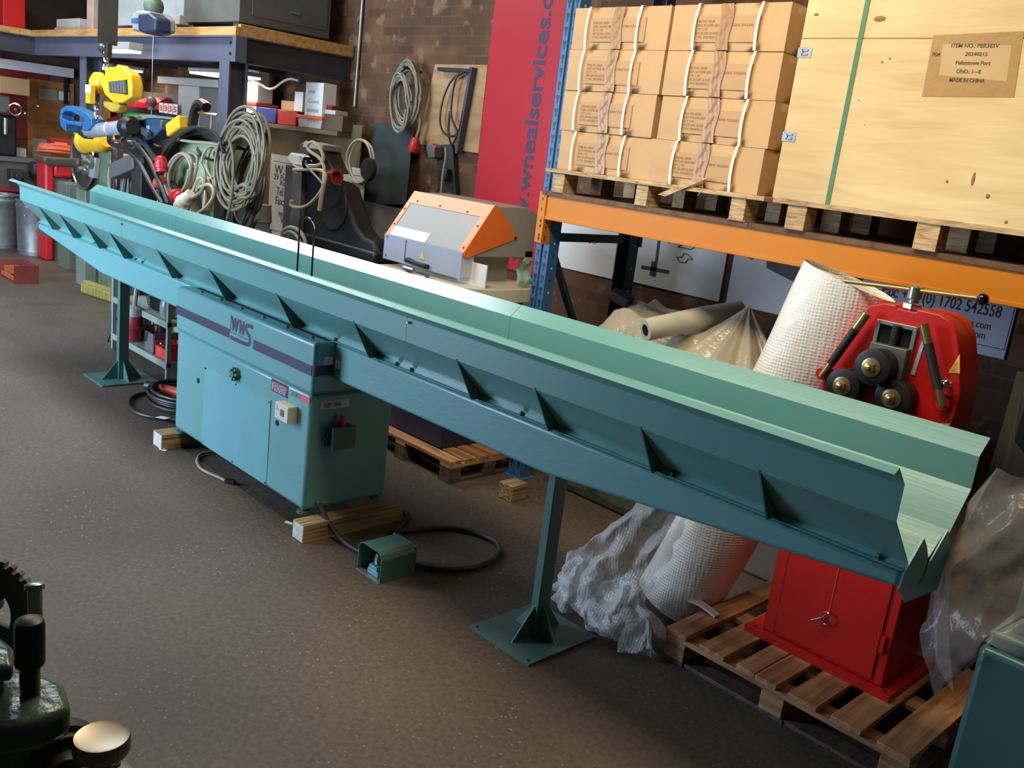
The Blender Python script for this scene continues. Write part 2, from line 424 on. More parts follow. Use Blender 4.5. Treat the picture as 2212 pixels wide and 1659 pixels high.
def coil_pts(c, u, v, ru, rv, loops, n=22, jit=0.12, drift=(0, 0, 0), rnd=None, ph=0.0):
    rnd = rnd or random; c = Vector(c); u = Vector(u).normalized(); v = Vector(v).normalized(); w_ = u.cross(v); P = []
    for L_ in range(loops):
        k = 1+rnd.uniform(-jit, jit); k2 = 1+rnd.uniform(-jit, jit); off = u*rnd.uniform(-jit, jit)*ru*0.5+v*rnd.uniform(-jit, jit)*rv*0.5
        for i in range(n):
            t = ph+2*math.pi*i/n; a = (L_+i/n)/loops
            P.append(c+off+u*math.cos(t)*ru*k+v*math.sin(t)*rv*k2+w_*rnd.uniform(-0.004, 0.004)+Vector(drift)*a)
    return P
# ------------------------------------------------------------------ the room
WY = 5.2
struct('floor', MB().box(-16, 3.5, -6, WY+0.1, -0.1, 0), floor_mat())
struct('wall_back', MB().box(-15, 3.5, WY, WY+0.2, 0, 4.8), brick_mat(False))
LX = -14.6
struct('wall_left', MB().box(LX-0.2, LX, -1.0, WY, 0, 4.8), mat('left_wall_paint', (84, 66, 54), 0.8, var=0.2))
t = MB().tube([(-7.62, WY-0.02, 2.25), (-7.62, WY-0.02, 4.6)], 0.013)
struct('trim_1', t, galv)

# ------------------------------------------------------------------ the long cutting bench
bench = thing('cutting_machine', 'long teal metal cutting machine, cabinet under a folded steel trough on two stands', 'machine', (-4.5, 2.68, 0))
XL, XR = -8.1, -0.87           # trough ends
CX0, CX1, CY0, CY1 = -5.25, -3.75, 2.42, 2.93
cab = build('cabinet', MB().box(CX0, CX1, CY0, CY1, 0.118, 0.735), teal, bench, bevel=0.02)
hood = build('hood', MB().box(CX0-0.012, CX1+0.012, CY0-0.004, CY1+0.01, 0.735, 1.0), teal, bench, bevel=0.018, seg=3)
yf = CY0-0.004                  # hood front
# stripe, broken by the emblem
p = lambda x, y: PY(340+x*550/2212, 580+y*550/2212, yf)
stz0, stz1 = p(172, 415).z, p(172, 350).z
stz0, stz1 = 0.832, 0.884
lx0, lx1 = p(625, 600).x, p(832, 700).x
m = MB().box(CX0-0.013, lx0, yf-0.0015, yf+0.001, stz0, stz1).box(lx1, CX1-0.002, yf-0.0015, yf+0.001, stz0, stz1).box(CX1+0.004, CX1+0.0135, CY0+0.008, 2.53, stz0, stz1)
build('stripe', m, navy, hood, smooth=False)
# emblem
m = MB(); ew = lx1-lx0-0.016; ex = lx0+0.008
def em(u, v): return (ex+u*ew, v)
zt, zb = 0.965, stz0-0.008
H_ = zt-zb
m.text('W', (ex+0.05*ew, yf-0.001, zb+0.46*H_), (1, 0, 0), (0, 0, 1), 0.46*H_/0.70, width=0.33*ew, bold=0.075)
m.text('N', (ex+0.40*ew, yf-0.001, zb+0.46*H_), (1, 0, 0), (0, 0, 1), 0.46*H_/0.70, width=0.21*ew, bold=0.075)
m.box(ex, ex+0.018*ew, yf-0.001, yf, zb+0.34*H_, zt)
m.box(ex, ex+0.82*ew, yf-0.001, yf, zb+0.32*H_, zb+0.345*H_)
sp = [em(0, zb+0.115*H_), em(0.72, zb+0.115*H_), em(0.86, zb+0.16*H_), em(0.89, zb+0.32*H_), em(0.86, zb+0.48*H_), em(0.72, zb+0.60*H_), em(0.66, zb+0.75*H_), em(0.72, zb+0.87*H_), em(0.98, zb+0.88*H_)]
spv = [Vector((a, 0, b)) for a, b in sp]
for _ in range(2): spv = chaikin(spv, False)
m.sheet([(q.x, q.z) for q in spv], 'y', yf-0.0012, yf, 0.15*H_)
build('emblem', m, navy, hood, smooth=False)
# number tabs
m = MB().box(CX1+0.0128, CX1+0.0138, 2.472, 2.522, 0.888, 0.928); a = build('number_label', m, paper, hood, smooth=False)
build('lettering', MB().text('1', (CX1+0.0145, 2.49, 0.897), (0, 1, 0), (0, 0, 1), 0.032), ink, hood, smooth=False)
# cabinet front fittings
q5 = lambda x, y: PY(340+x*550/2212, 580+y*550/2212, CY0)
q6 = lambda x, y: PY(340+x*550/2212, 850+y*550/2212, CY0)
A, B_, C_, D_ = q5(412, 850), q5(990, 1140), q6(945, 838), q6(390, 480)
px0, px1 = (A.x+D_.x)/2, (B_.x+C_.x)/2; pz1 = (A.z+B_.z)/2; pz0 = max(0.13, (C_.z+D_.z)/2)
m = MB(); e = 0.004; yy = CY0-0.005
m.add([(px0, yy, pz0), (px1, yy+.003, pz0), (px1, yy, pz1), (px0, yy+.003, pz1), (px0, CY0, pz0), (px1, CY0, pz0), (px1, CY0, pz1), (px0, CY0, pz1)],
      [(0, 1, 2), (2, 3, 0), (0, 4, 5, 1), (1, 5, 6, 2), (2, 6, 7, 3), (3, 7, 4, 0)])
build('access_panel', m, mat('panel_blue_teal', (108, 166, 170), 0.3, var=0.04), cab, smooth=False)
for (x, z) in ((px0+.012, pz0+.012), (px1-.012, pz0+.012), (px0+.012, pz1-.012), (px1-.012, pz1-.012), ((px0+px1)/2, pz1-.012), ((px0+px1)/2, pz0+.012)):
    build('panel_screw', MB().lathe((x, yy+0.002, z), (0, -1, 0), [(.006, 0), (.006, .003), (.003, .005)], 8), black, cab)
for q in (q5(356, 973), q5(1041, 1342)):
    build('hole_plug', MB().lathe((q.x, CY0+.001, q.z), (0, -1, 0), [(.016, 0), (.016, .003), (.01, .003)], 16), black_gl, cab)
q = q5(690, 915)
m = MB().lathe((q.x, CY0, q.z), (0, -1, 0), [(.036, 0), (.036, .008), (.018, .012), (.018, .03)], 16)
for k in range(7):
    a = k*2*math.pi/7; m.ball((q.x+.03*math.cos(a), CY0-.02, q.z+.03*math.sin(a)), .011, 8)
build('star_knob', m, teal_dk, cab)
# plates
q0, q1 = q5(995, 955), q5(1133, 1115); zt_, zb_ = q5(995, 955).z, q5(995, 1060).z
plate = build('rating_plate', MB().box(q0.x, q1.x, CY0-.002, CY0+.001, zb_, zt_), mat('maroon_plate', (74, 50, 62), 0.4), cab, smooth=False)
m = MB(); rnd = random.Random(3)
for r_ in range(9):
    z = zt_-.012-r_*(zt_-zb_-.016)/9
    x = q0.x+.008
    while x < q1.x-.02:
        w_ = rnd.uniform(.006, .02); m.box(x, min(q1.x-.006, x+w_), CY0-.0026, CY0-.002, z-.003, z); x += w_+rnd.uniform(.004, .012)
build('plate_engraving', m, mat('pale_engraving', (206, 190, 192), 0.5), cab, smooth=False)
q0, q1 = q5(1170, 1040), q5(1245, 1150)
build('data_sticker', MB().box(q0.x, q1.x, CY0-.0015, CY0, q1.z+.005, q0.z-.01), mat('grey_sticker', (150, 160, 165), 0.5, c2=(60, 66, 76), scale=60, var=0.3), cab, smooth=False)
q0, q1 = q5(1248, 1090), q5(1322, 1172)
build('red_sticker', MB().box(q0.x, q1.x, CY0-.0015, CY0, (q1.z+q5(1248, 1150).z)/2, q0.z), mat('coral_sticker', (226, 84, 92), 0.5), cab, smooth=False)
q0, q1 = q5(1108, 1135), q5(1240, 1350)
bx0, bx1, bz0, bz1 = q0.x, q0.x+.125, q5(1108, 1278).z-.005, q0.z-.005
sb = MB().box(bx0, bx1, CY0-.055, CY0, bz0, bz1).m(1).box(bx0+.055, bx0+.09, CY0-.0575, CY0-.05, bz0+.025, bz1-.025)
sb.m(1).box(bx0+.02, bx0+.024, CY0-.0562, CY0-.05, bz0+.045, bz0+.075).box(bx0+.034, bx0+.038, CY0-.0562, CY0-.05, bz0+.045, bz0+.06)
build('starter_box', sb, [cream, greydk], cab, bevel=.004)
# right side: reference label and isolator
s5 = lambda x, y: PX(340+x*550/2212, 580+y*550/2212, CX1)
q0, q1 = s5(1412, 1228), s5(1668, 1150)
rl = build('reference_label', MB().box(CX1, CX1+.0015, q0.y, q1.y, q0.z, q0.z+.042), mat('label_tape', (196, 198, 190), 0.4), cab, smooth=False)
build('lettering', MB().text('REF: 066', (CX1+.002, q0.y+.022, q0.z+.009), (0, 1, 0), (0, 0, 1), .034, width=.10), ink, cab, smooth=False)
q0, q1 = s5(1440, 1420), s5(1672, 1310)
iz0, iz1 = 0.455, 0.565
iso = MB().box(CX1, CX1+.05, q0.y+.02, q0.y+.15, iz0, iz1).box(CX1+.05, CX1+.068, q0.y+.016, q0.y+.154, iz0-.004, iz1+.004)
build('isolator_box', iso, teal_dk, cab, bevel=.004)
m = MB().lathe((CX1+.035, q0.y+.085, iz1+.004), (0, 0, 1), [(.022, 0), (.02, .01), (.012, .03), (.012, .045), (.006, .05)], 12)
build('isolator_knob', m, mat('red_knob', (190, 34, 24), 0.35), cab)
for dz in (.03, .075): build('cable_gland', MB().cyl((CX1+.035, q0.y+.02, iz0+dz), (CX1+.035, q0.y-.004, iz0+dz), .014, n=10), black, cab)
# bottom gland and feet
build('conduit_gland', MB().cyl((CX1-.002, 2.50, .155), (CX1+.03, 2.50, .150), .013, n=10), galv, cab)
for (x, y) in ((CX0+.05, CY0+.03), (CX1-.04, CY0+.03), (CX0+.05, CY1-.05), (CX1-.04, CY1-.05)):
    build('foot', MB().lathe((x, y, .094), (0, 0, 1), [(.036, 0), (.036, .012), (.014, .014), (.014, .03)], 16), teal_dk, cab)
build('gap_shade_strip', MB().box(CX0+.06, CX1-.02, 2.500, 2.528, 1.0, 1.0015), mat('gap_shade_black', (14, 16, 15), 0.7), hood, smooth=False)  # flat black strip painting the shade of the gap behind the hood
# hood screws along the top
for k in range(6):
    build('hood_screw', MB().lathe((CX0+.2+k*.24, CY0+.05, 1.0), (0, 0, 1), [(.011, 0), (.011, .006), (.006, .012)], 10), teal_dk, hood)
# beams
BY0, BY1 = 2.53, 2.855
def beam(poly): return build('support_beam', MB().prism(poly, 'y', BY0, BY1), teal, bench, bevel=.014, seg=3)
bR = beam([(CX1+.012, .812), (-2.27, .815), (XR-.004, .945), (XR-.004, .993), (CX1+.012, .993)])
bL = beam([(CX0-.012, .812), (-6.75, .815), (XL+.004, .945), (XL+.004, .993), (CX0-.012, .993)])
build('number_label', MB().box(-3.722, -3.682, BY0-.0012, BY0, .875, .915), paper, bR, smooth=False)
build('lettering', MB().text('1', (-3.71, BY0-.0018, .883), (1, 0, 0), (0, 0, 1), .032), ink, bR, smooth=False)
# guide channel between the walls and its shaped end plates
gp = [(2.545, 1.0), (2.617, 1.078), (2.664, 1.012), (2.69, .998), (2.714, 1.0), (2.80, 1.066), (2.852, 1.012)]
build('guide_channel', MB().sheet(gp, 'x', XL, XR, .006), teal_in, bench, smooth=False)
ep = [(2.528, .995), (2.617, 1.084), (2.655, 1.05), (2.682, 1.015), (2.69, .99), (2.675, .95), (2.652, .925), (2.69, .935), (2.714, .99), (2.80, 1.07), (2.862, 1.011), (2.835, .865), (2.589, .89), (2.519, .95)]
for xe in (XL-.006, XR): build('end_plate', MB().prism(ep, 'x', xe, xe+.006), teal, bench, smooth=False)
# walls in three lengths each
near = [(2.314, 1.322), (2.338, 1.335), (2.396, 1.281), (2.399, 1.176), (2.572, 1.004), (2.530, 1.0)]
far = [(2.997, 1.331), (2.938, 1.279), (2.940, 1.174), (2.835, 1.040), (2.80, 1.004)]
cuts = [XL, -6.45, -2.95, XR]
cutsn = [XL, -6.05, -3.02, XR]
for a, b in zip(cuts, cuts[1:]): build('far_trough_wall', MB().sheet(far, 'x', a+.0015, b-.0015, .004), teal_in, bench, smooth=False)
for a, b in zip(cutsn, cutsn[1:]): build('near_trough_wall', MB().sheet(near, 'x', a+.0015, b-.0015, .004), teal_in, bench, smooth=False)
# ribs under the near wall
for (rx, ry) in ((84, 442), (129, 459), (183, 478), (237, 499), (340, 536), (453, 577), (598, 631), (765, 692), (988, 775), (1157, 838), (1385, 925), (1641, 1021)):
    v = _ray(rx, ry); yv = 2.399; tt = yv/v[1]; x = tt*v[0]
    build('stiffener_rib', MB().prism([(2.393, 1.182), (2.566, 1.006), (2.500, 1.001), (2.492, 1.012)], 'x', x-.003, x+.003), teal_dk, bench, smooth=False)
# flange bolts
for (rx, ry) in ((82, 466), (150, 494), (227, 525), (316, 560), (333, 566), (404, 596), (885, 783), (910, 796), (748, 731), (1147, 890), (1468, 1020), (1908, 1197)):
    v = PZ(rx, ry, 1.01)
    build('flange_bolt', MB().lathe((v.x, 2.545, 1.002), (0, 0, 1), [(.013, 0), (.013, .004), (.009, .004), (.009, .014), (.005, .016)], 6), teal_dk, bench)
# wall joint bolts on the near lip
for xj in (-6.05, -3.02):
    build('joint_bolt', MB().cyl((xj+.02, 2.401, 1.262), (xj+.02, 2.380, 1.262), .006, n=6), galv, bench)
# stands
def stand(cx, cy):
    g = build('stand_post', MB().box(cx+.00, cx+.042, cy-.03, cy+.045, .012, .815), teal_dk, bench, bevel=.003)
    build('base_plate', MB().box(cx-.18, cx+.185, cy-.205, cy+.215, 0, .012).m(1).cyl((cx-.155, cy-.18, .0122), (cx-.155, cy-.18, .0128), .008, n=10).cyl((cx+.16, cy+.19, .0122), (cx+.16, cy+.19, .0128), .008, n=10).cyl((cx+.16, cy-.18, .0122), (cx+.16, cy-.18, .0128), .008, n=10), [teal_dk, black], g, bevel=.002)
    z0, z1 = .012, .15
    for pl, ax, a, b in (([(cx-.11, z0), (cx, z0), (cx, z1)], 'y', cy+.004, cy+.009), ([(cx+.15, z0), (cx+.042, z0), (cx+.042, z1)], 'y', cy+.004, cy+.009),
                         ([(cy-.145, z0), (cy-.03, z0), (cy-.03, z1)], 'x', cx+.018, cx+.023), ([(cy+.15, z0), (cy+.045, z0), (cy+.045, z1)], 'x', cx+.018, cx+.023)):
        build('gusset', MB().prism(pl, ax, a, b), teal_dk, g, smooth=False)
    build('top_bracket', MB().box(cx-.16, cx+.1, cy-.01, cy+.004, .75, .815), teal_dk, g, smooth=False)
stand(-2.385, 2.735)
stand(-6.80, 2.70)

# timbers under the cabinet
single('timber_block', MB().box(-3.735, -3.635, 2.357, 2.975, 0, .094).m(1).box(-3.731, -3.639, 2.355, 2.357, .004, .09), [blockw, mat('chalky_end', (206, 202, 194), 0.8, var=.2, scale=40)], 'thick timber block under the cabinet end beside the foot pedal', 'timber block', bevel=.004)
single('timber_block', MB().box(-5.31, -5.19, 2.317, 2.95, 0, .094).m(1).box(-5.306, -5.194, 2.315, 2.317, .004, .09), [blockw, MC['chalky_end']], 'timber block under the cabinet end nearest the coiled black cable', 'timber block', bevel=.004)

# wire hoop standing in the trough
q0, q1, q2 = PY(642, 582, 2.72), PY(668, 592, 2.72), PY(664, 470, 2.72)
xa, xb = q0.x, q1.x+.02; r_ = (xb-xa)/2; zt_ = q2.z
pts = [(xa, 2.72, 1.0)]+[((xa+xb)/2-math.cos(a)*r_*(1.25 if 0.2 < a < 2.9 else 1), 2.72, zt_-r_+math.sin(a)*r_) for a in [math.pi*k/10 for k in range(11)]]+[(xb+.01, 2.72, 1.0)]
single('wire_hoop', MB().tube(pts, .0055, 8, smooth=1), black_gl, 'black bent wire hoop standing up in the teal trough', 'wire hoop')

# foot pedal
fp = thing('foot_pedal', 'green guarded foot pedal on floor beside timber block', 'foot pedal', (-3.18, 2.53, 0))
cs = [(-3.275, 0.0), (-3.275, .115), (-3.265, .138), (-3.245, .148), (-3.125, .148), (-3.105, .138), (-3.095, .115), (-3.095, 0.0)]
m = MB().sheet(cs, 'y', 2.435, 2.64, .004); m.box(-3.275, -3.095, 2.635, 2.64, .004, .145)
build('guard', m, teal_dk, fp, smooth=False)
build('base', MB().box(-3.275, -3.095, 2.43, 2.64, 0, .005), galv, fp)
build('treadle', MB().box(-3.215, -3.13, 2.45, 2.56, .005, .035).box(-3.205, -3.14, 2.45, 2.54, .035, .055), teal, fp, bevel=.004)
m = MB()
for k in range(6): m.lathe((-3.173, 2.485, .055+k*.009), (0, 0, 1), [(.022-.002*abs(k-2), 0), (.027-.002*abs(k-2), .0045), (.022-.002*abs(k-2), .009)], 14)
build('spring', m, steel, fp)
cp = [(-3.185, 2.64, .03)]+[tuple(PZ(x, y, .016)) for (x, y) in ((915, 1226), (960, 1231), (1010, 1229), (1045, 1221), (1072, 1205), (1082, 1190), (1072, 1170), (1040, 1155), (1000, 1143), (965, 1140), (930, 1141), (880, 1146), (840, 1150))]+[(-3.52, 2.85, .016), (-3.62, 3.02, .016), (-3.72, 3.05, .016)]
build('pedal_cable', MB().tube(cp, .0135, 10, smooth=2), cable_k, fp)
cp = [(CX1+.03, 2.50, .150), (-3.70, 2.50, .135), (-3.655, 2.505, .09), (-3.60, 2.515, .045), (-3.50, 2.52, .02), (-3.40, 2.53, .017), (-3.275, 2.545, .017)]
build('conduit', MB().tube(cp, .0125, 10, smooth=2), rubber, fp)

# cables on the floor
cp = [tuple(PZ(x, y, z)) for (x, y, z) in ((470, 975, .012), (440, 978, .012), (428, 985, .010), (424, 998, .009), (432, 1012, .009), (450, 1022, .009), (470, 1030, .009), (486, 1038, .009))]
fc = thing('loose_cable', 'grey cable end with connector on floor below access panel', 'cable', PZ(445, 1018, 0))
build('sheath', MB().tube(cp, .008, 8, smooth=2), cable_g, fc)
q = PZ(490, 1038, .014)
m = MB()
for k in range(5): m.obox((q.x+.012*k*.9, q.y+.012*k*.45, .014), (.009, .026, .026), (.9, .45, 0), (-.45, .9, 0))
build('connector', m, black, fc)
# ------------------------------------------------------------------ pallet rack with its load
rack = thing('pallet_rack', 'pallet rack with blue perforated uprights and thick orange beams', 'pallet rack', (-2.5, 4.4, 0))
def upright(x0, x1, y0, y1, zt, mats, front):
    m = MB()
    # folded section: two front ribs with a groove, open back
    t_ = .004; xm = (x0+x1)/2
    if front: sec = [(x0, y1), (x0, y0), (xm-.012, y0), (xm-.012, y0+.012), (xm+.012, y0+.012), (xm+.012, y0), (x1, y0), (x1, y1)]
    else: sec = [(x0, y0), (x0, y1), (xm-.012, y1), (xm-.012, y1-.012), (xm+.012, y1-.012), (xm+.012, y1), (x1, y1), (x1, y0)]
    m.sheet(sec, 'z', 0, zt, t_)
    m.m(1); k = 0; z = .08
    while z < zt-.05:
        if front:
            for xc in (x0+.022, x1-.022):
                m.prism([(xc-.012, z+.03), (xc+.012, z+.03), (xc+.012, z+.012), (xc+.005, z+.008), (xc+.005, z-.018), (xc-.005, z-.018), (xc-.005, z+.008), (xc-.012, z+.012)], 'y', y0-.0026, y0-.0020)
        m.m(2 if k % 2 else 1).lathe((x1+.0018, (y0+y1)/2, z), (1, 0, 0), [(.007, 0), (.007, .001)], 8); m.m(1)
        z += .075; k += 1
    m.m(0).box(x0-.03, x1+.03, y0-.02, y1+.02, 0, .006)
    return m
UX0, UX1 = -3.92, -3.815
build('upright', upright(UX0, UX1, 4.05, 4.135, 3.4, None, True), [rackblue, black, strapw], rack, smooth=False)
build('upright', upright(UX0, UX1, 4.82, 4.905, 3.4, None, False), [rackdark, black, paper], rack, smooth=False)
build('upright', upright(1.0, 1.1, 4.05, 4.135, 3.4, None, True), [rackblue, black, strapw], rack, smooth=False)
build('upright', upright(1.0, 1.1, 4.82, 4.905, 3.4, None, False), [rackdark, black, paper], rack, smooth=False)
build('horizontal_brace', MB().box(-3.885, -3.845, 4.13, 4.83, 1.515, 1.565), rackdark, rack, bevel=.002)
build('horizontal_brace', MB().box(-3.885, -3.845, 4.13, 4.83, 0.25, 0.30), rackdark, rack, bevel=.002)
q0, q1 = PX(1193, 548, -3.86), PX(1226, 655, -3.86)
dd = (q1-q0); e1 = q0+dd*((4.83-q0.y)/max(.05, dd.y)) if dd.y > 0 else q1
build('diagonal_brace', MB().bar((-3.86, 4.12, 1.47), (-3.86, 4.40, .96) if False else (-3.86, q1.y+.2, q1.z+.2*dd.z/max(.05, dd.y)), .045, .03), rackdark, rack, bevel=.002)
def rbeam(y0, y1, nm='beam'):
    b = MB().box(UX0+.07, 1.03, y0, y1, 1.648, 1.787).box(UX0+.07, 1.03, y0-.006, y0, 1.648, 1.668)
    return build(nm, b, rackor, rack, bevel=.008, seg=3)
fb = rbeam(3.985, 4.045); bb = rbeam(4.91, 4.955)
m = MB().sheet([(UX0-.012, 4.075), (UX0-.012, 4.042), (UX1-.005, 4.042), (UX1-.005, 3.975)], 'z', 1.50, 1.80, .006)
m.m(1)
for z in (1.525, 1.545, 1.60, 1.63, 1.70, 1.76):
    m.box(UX0+.012, UX0+.024, 4.037, 4.0385, z-.008, z+.008)
    m.box(UX1-.0015, UX1-.0005, 3.995, 4.008, z-.006, z+.006)
build('beam_connector', m, [rackor, ink], fb, smooth=False)
build('beam_connector', MB().box(UX0+.02, UX1+.02, 4.908, 4.916, 1.50, 1.80), rackor, bb)
build('deck_board', MB().box(UX0+.06, -2.45, 3.975, 4.92, 1.788, 1.812), deckw, rack)
build('deck_board', MB().box(-2.447, 1.0, 3.975, 4.92, 1.788, 1.812), deckw, rack)

# pallet of cartons
pal = thing('wooden_pallet', 'raw plywood block pallet under the strapped cartons on the orange rack', 'pallet', (-3.1, 4.3, 1.812))
for x0, x1 in ((-3.775, -3.685), (-3.155, -3.075), (-2.56, -2.475)):
    for y0 in (3.965, 4.30, 4.62):
        build('block', MB().box(x0, x1, y0, y0+.12, 1.812, 1.922), palewood, pal, bevel=.003)
    build('skid_board', MB().box(x0-.006, x1+.006, 3.97, 4.74, 1.812, 1.818), palewood, pal)
for k in range(6):
    y0 = 3.955+k*.135
    build('deck_slat', MB().box(-3.835, -2.375, y0, y0+.115, 1.922, 1.944), palewood, pal, bevel=.002)
rnd = random.Random(5); m = MB()
q = PY(1420, 420, 3.94); q2 = PY(1525, 385, 3.93)
m.prism([(q.x, q.z), (q.x+.05, q.z-.004), (q2.x-.02, q2.z-.012), (q2.x, q2.z), (q2.x-.06, q2.z), (q.x+.04, q.z+.02)], 'y', 3.942, 3.952)
build('splinter', m, palewood, pal)
for k in range(9):
    x = rnd.uniform(-3.8, -2.4); a = Vector((x, 3.956, 1.935)); build('splinter', MB().cyl(a, a+Vector((rnd.uniform(-.03, .03), rnd.uniform(-.02, -.008), rnd.uniform(-.04, .02))), .0025, .0008, 5), palewood, pal)

# one carton, then its copies
CW, CD, CH = .668, .44, .218
def carton_proto(x0, z0, y0=4.0, seed=1):
    c = thing('carton', 'x', 'carton', (x0+CW/2, y0+CD/2, z0), 'strapped cartons on the upper shelf')
    def body(m):
        nx, ny, nz = 10, 4, 5
        rr = random.Random(seed)
        return m
    m = MB()
    rr = random.Random(seed)
    N_ = 12
    def face(o, u, v, nrm, nu, nv, bulge):
        o, u, v, nrm = Vector(o), Vector(u), Vector(v), Vector(nrm)
        m.grid(lambda a, b: o+u*a+v*b+nrm*(bulge*math.sin(math.pi*a)*math.sin(math.pi*b)+(.0025*math.sin(9*a+seed)*math.sin(math.pi*a)*math.sin(math.pi*b))), nu, nv)
    x1, y1, z1 = x0+CW, y0+CD, z0+CH
    face((x0, y0, z0), (CW, 0, 0), (0, 0, CH), (0, -1, 0), 12, 5, .006)
    face((x1, y0, z0), (0, CD, 0), (0, 0, CH), (1, 0, 0), 8, 5, .004)
    face((x1, y1, z0), (-CW, 0, 0), (0, 0, CH), (0, 1, 0), 4, 3, .003)
    face((x0, y1, z0), (0, -CD, 0), (0, 0, CH), (-1, 0, 0), 4, 3, .003)
    face((x0, y0, z1), (CW, 0, 0), (0, CD, 0), (0, 0, 1), 4, 4, 0)
    face((x0, y1, z0), (CW, 0, 0), (0, -CD, 0), (0, 0, -1), 4, 4, 0)
    b = build('body', m, card, c, ang=60)
    bm = bmesh.new(); bm.from_mesh(b.data); bmesh.ops.remove_doubles(bm, verts=bm.verts, dist=.0008); bmesh.ops.recalc_face_normals(bm, faces=bm.faces); bm.to_mesh(b.data); bm.free(); b.data.set_sharp_from_angle(angle=R(45))
    ty = y0-.0098
    rr = random.Random(seed+40)
    m = MB()
    tx = x0+CW*.44
    m.grid(lambda a, v: Vector((tx+a*.072+.006*math.sin(v*7+seed), ty-.0042+.0028*math.sin(20*a+9*v+seed)*math.sin(math.pi*a), z0+.002+v*(CH-.003))), 8, 14)
    m.grid(lambda a, v: Vector((tx+a*.072, ty-.001+v*(CD*.8), z1+.0012)), 2, 4)
    build('packing_tape', m, tape, c)
    for fx in ((.16, .70) if seed != 3 else (.22, .76)):
        sx = x0+CW*fx; m = MB()
        path = [(sx+.012, z0+.0), (sx+.004, z0+CH*.35), (sx+.006, z0+CH*.7), (sx+.02, z1)]
        pv = [Vector((a, 0, b_)) for a, b_ in path]
        for _ in range(2): pv = chaikin(pv, False)
        for a, b_ in zip(pv, pv[1:]):
            m.prism([(a.x-.0075, a.z), (a.x+.0075, a.z), (b_.x+.0075, b_.z), (b_.x-.0075, b_.z)], 'y', ty-.0100, ty-.0072)
        m.box(pv[-1].x-.0075, pv[-1].x+.0075, ty-.009, y1, z1+.0005, z1+.002)
        build('strapping', m, strapw, c)
    m = MB(); lx = x0+CW*.23
    for k, (s_, wd) in enumerate((('ITEM NO: 20230', .11), ('DESC: ROUND BENDING MACHINE TOOLING', .335), ('QTY: 1 PC', .075), ('NW: 22 GW: 23 KGS', .135), ('CTN: 20230215', .135))):
        m.text(s_, (lx, ty, z0+CH*(.60-.085*k)), (1, 0, 0), (0, 0, 1), .0165, width=wd, bold=.012)
    build('printing', m, inkbrown, c, smooth=False)
    m = MB().box(x0+CW*.21, x0+CW*.78, y0-.0092, y0-.0089, z0+CH*.18, z0+CH*.74)
    build('label_pocket', m, mat('clear_label_pocket', (190, 151, 104), 0.55, var=0.04, spec=0.3), c, smooth=False)
    return c
where = ['topmost', 'second from top', 'third from top', 'bottom']
zs = [1.945+.2205*i for i in range(4)]
protos = {}
LBL = {('L', 0): 'cardboard carton at bottom of left column, next to blue upright', ('L', 1): 'second cardboard carton up in left column beside blue upright',
       ('L', 2): 'third cardboard carton up in left column beside blue upright', ('L', 3): 'topmost cardboard carton of left column beside blue upright',
       ('R', 0): 'dented bottom carton of right column with slanting strap, beside plywood crate', ('R', 1): 'second carton up in right column beside plywood crate, bulging',
       ('R', 2): 'third carton up in right column, torn corner by plywood crate', ('R', 3): 'topmost carton of right column beside plywood crate'}
pl = carton_proto(-3.795, zs[3], seed=1); pl['label'] = LBL[('L', 3)]
pr = carton_proto(-3.108, zs[3], seed=3); pr['label'] = LBL[('R', 3)]
for i in (2, 1, 0):
    dup(pl, (pl.location.x+(0.004, -.008, -.002)[i], pl.location.y+(.006, .0, -.004)[i], zs[i]), LBL[('L', i)], rotz=(.004, -.006, .006)[i])
    dup(pr, (pr.location.x+(-.006, .004, -.004)[i], pr.location.y+(-.004, .008, .004)[i], zs[i]), LBL[('R', i)], rotz=(.006, -.006, .006)[i])

# big plywood crate
crate = thing('plywood_crate', 'large pale plywood crate with green strap and brown shipping label', 'crate', (-1.5, 4.35, 1.812), None)
KX0, KX1, KY = -2.332, -0.55, 3.95
cb = build('panel', MB().box(KX0, KX1, KY, KY+.78, 1.945, 2.655).box(KX0, KX1, KY+.001, KY+.78, 2.657, 3.15), plywood, crate, bevel=.003)
for x0 in (-2.245, -1.635, -1.0):
    for y0 in (KY+.005, KY+.35, KY+.68):
        build('runner_block', MB().box(x0, x0+.10, y0, y0+.1, 1.812, 1.935), palewood, crate, bevel=.003)
build('base_board', MB().box(KX0+.01, KX1, KY-.004, KY+.79, 1.925, 1.948), palewood, crate)
build('strapping', MB().box(-2.06, -2.038, KY-.003, KY-.0005, 1.926, 3.15), strapg, crate, smooth=False)
lb = build('shipping_label', MB().prism([(-1.728, 2.428), (-1.372, 2.44), (-1.392, 2.682), (-1.736, 2.668)], 'y', KY-.002, KY-.0004), labelb, crate, smooth=False)
build('label_patch', MB().prism([(-1.676, 2.513), (-1.412, 2.497), (-1.424, 2.63), (-1.69, 2.634)], 'y', KY-.0026, KY-.0018), labell, lb, smooth=False)
def lt(s_, x, z, h, wd): build('lettering', MB().text(s_, (x, KY-.0034, z), (1, 0, 0), (0, 0, 1), h, width=wd, bold=.012), mat('label_ink', (92, 74, 50), 0.6, var=0.05), lb, smooth=False)
lt('ITEM NO.: PBR365V', -1.655, 2.621, .021, .185)
lt('POA', -1.722, 2.587, .020, .032)
lt('20240215', -1.592, 2.590, .020, .085)
lt('Felixstowe Port', -1.622, 2.556, .022, .135)
lt('C/NO.: 1\u20148', -1.612, 2.523, .021, .095)
lt('MADE IN CHINA', -1.632, 2.490, .021, .138)
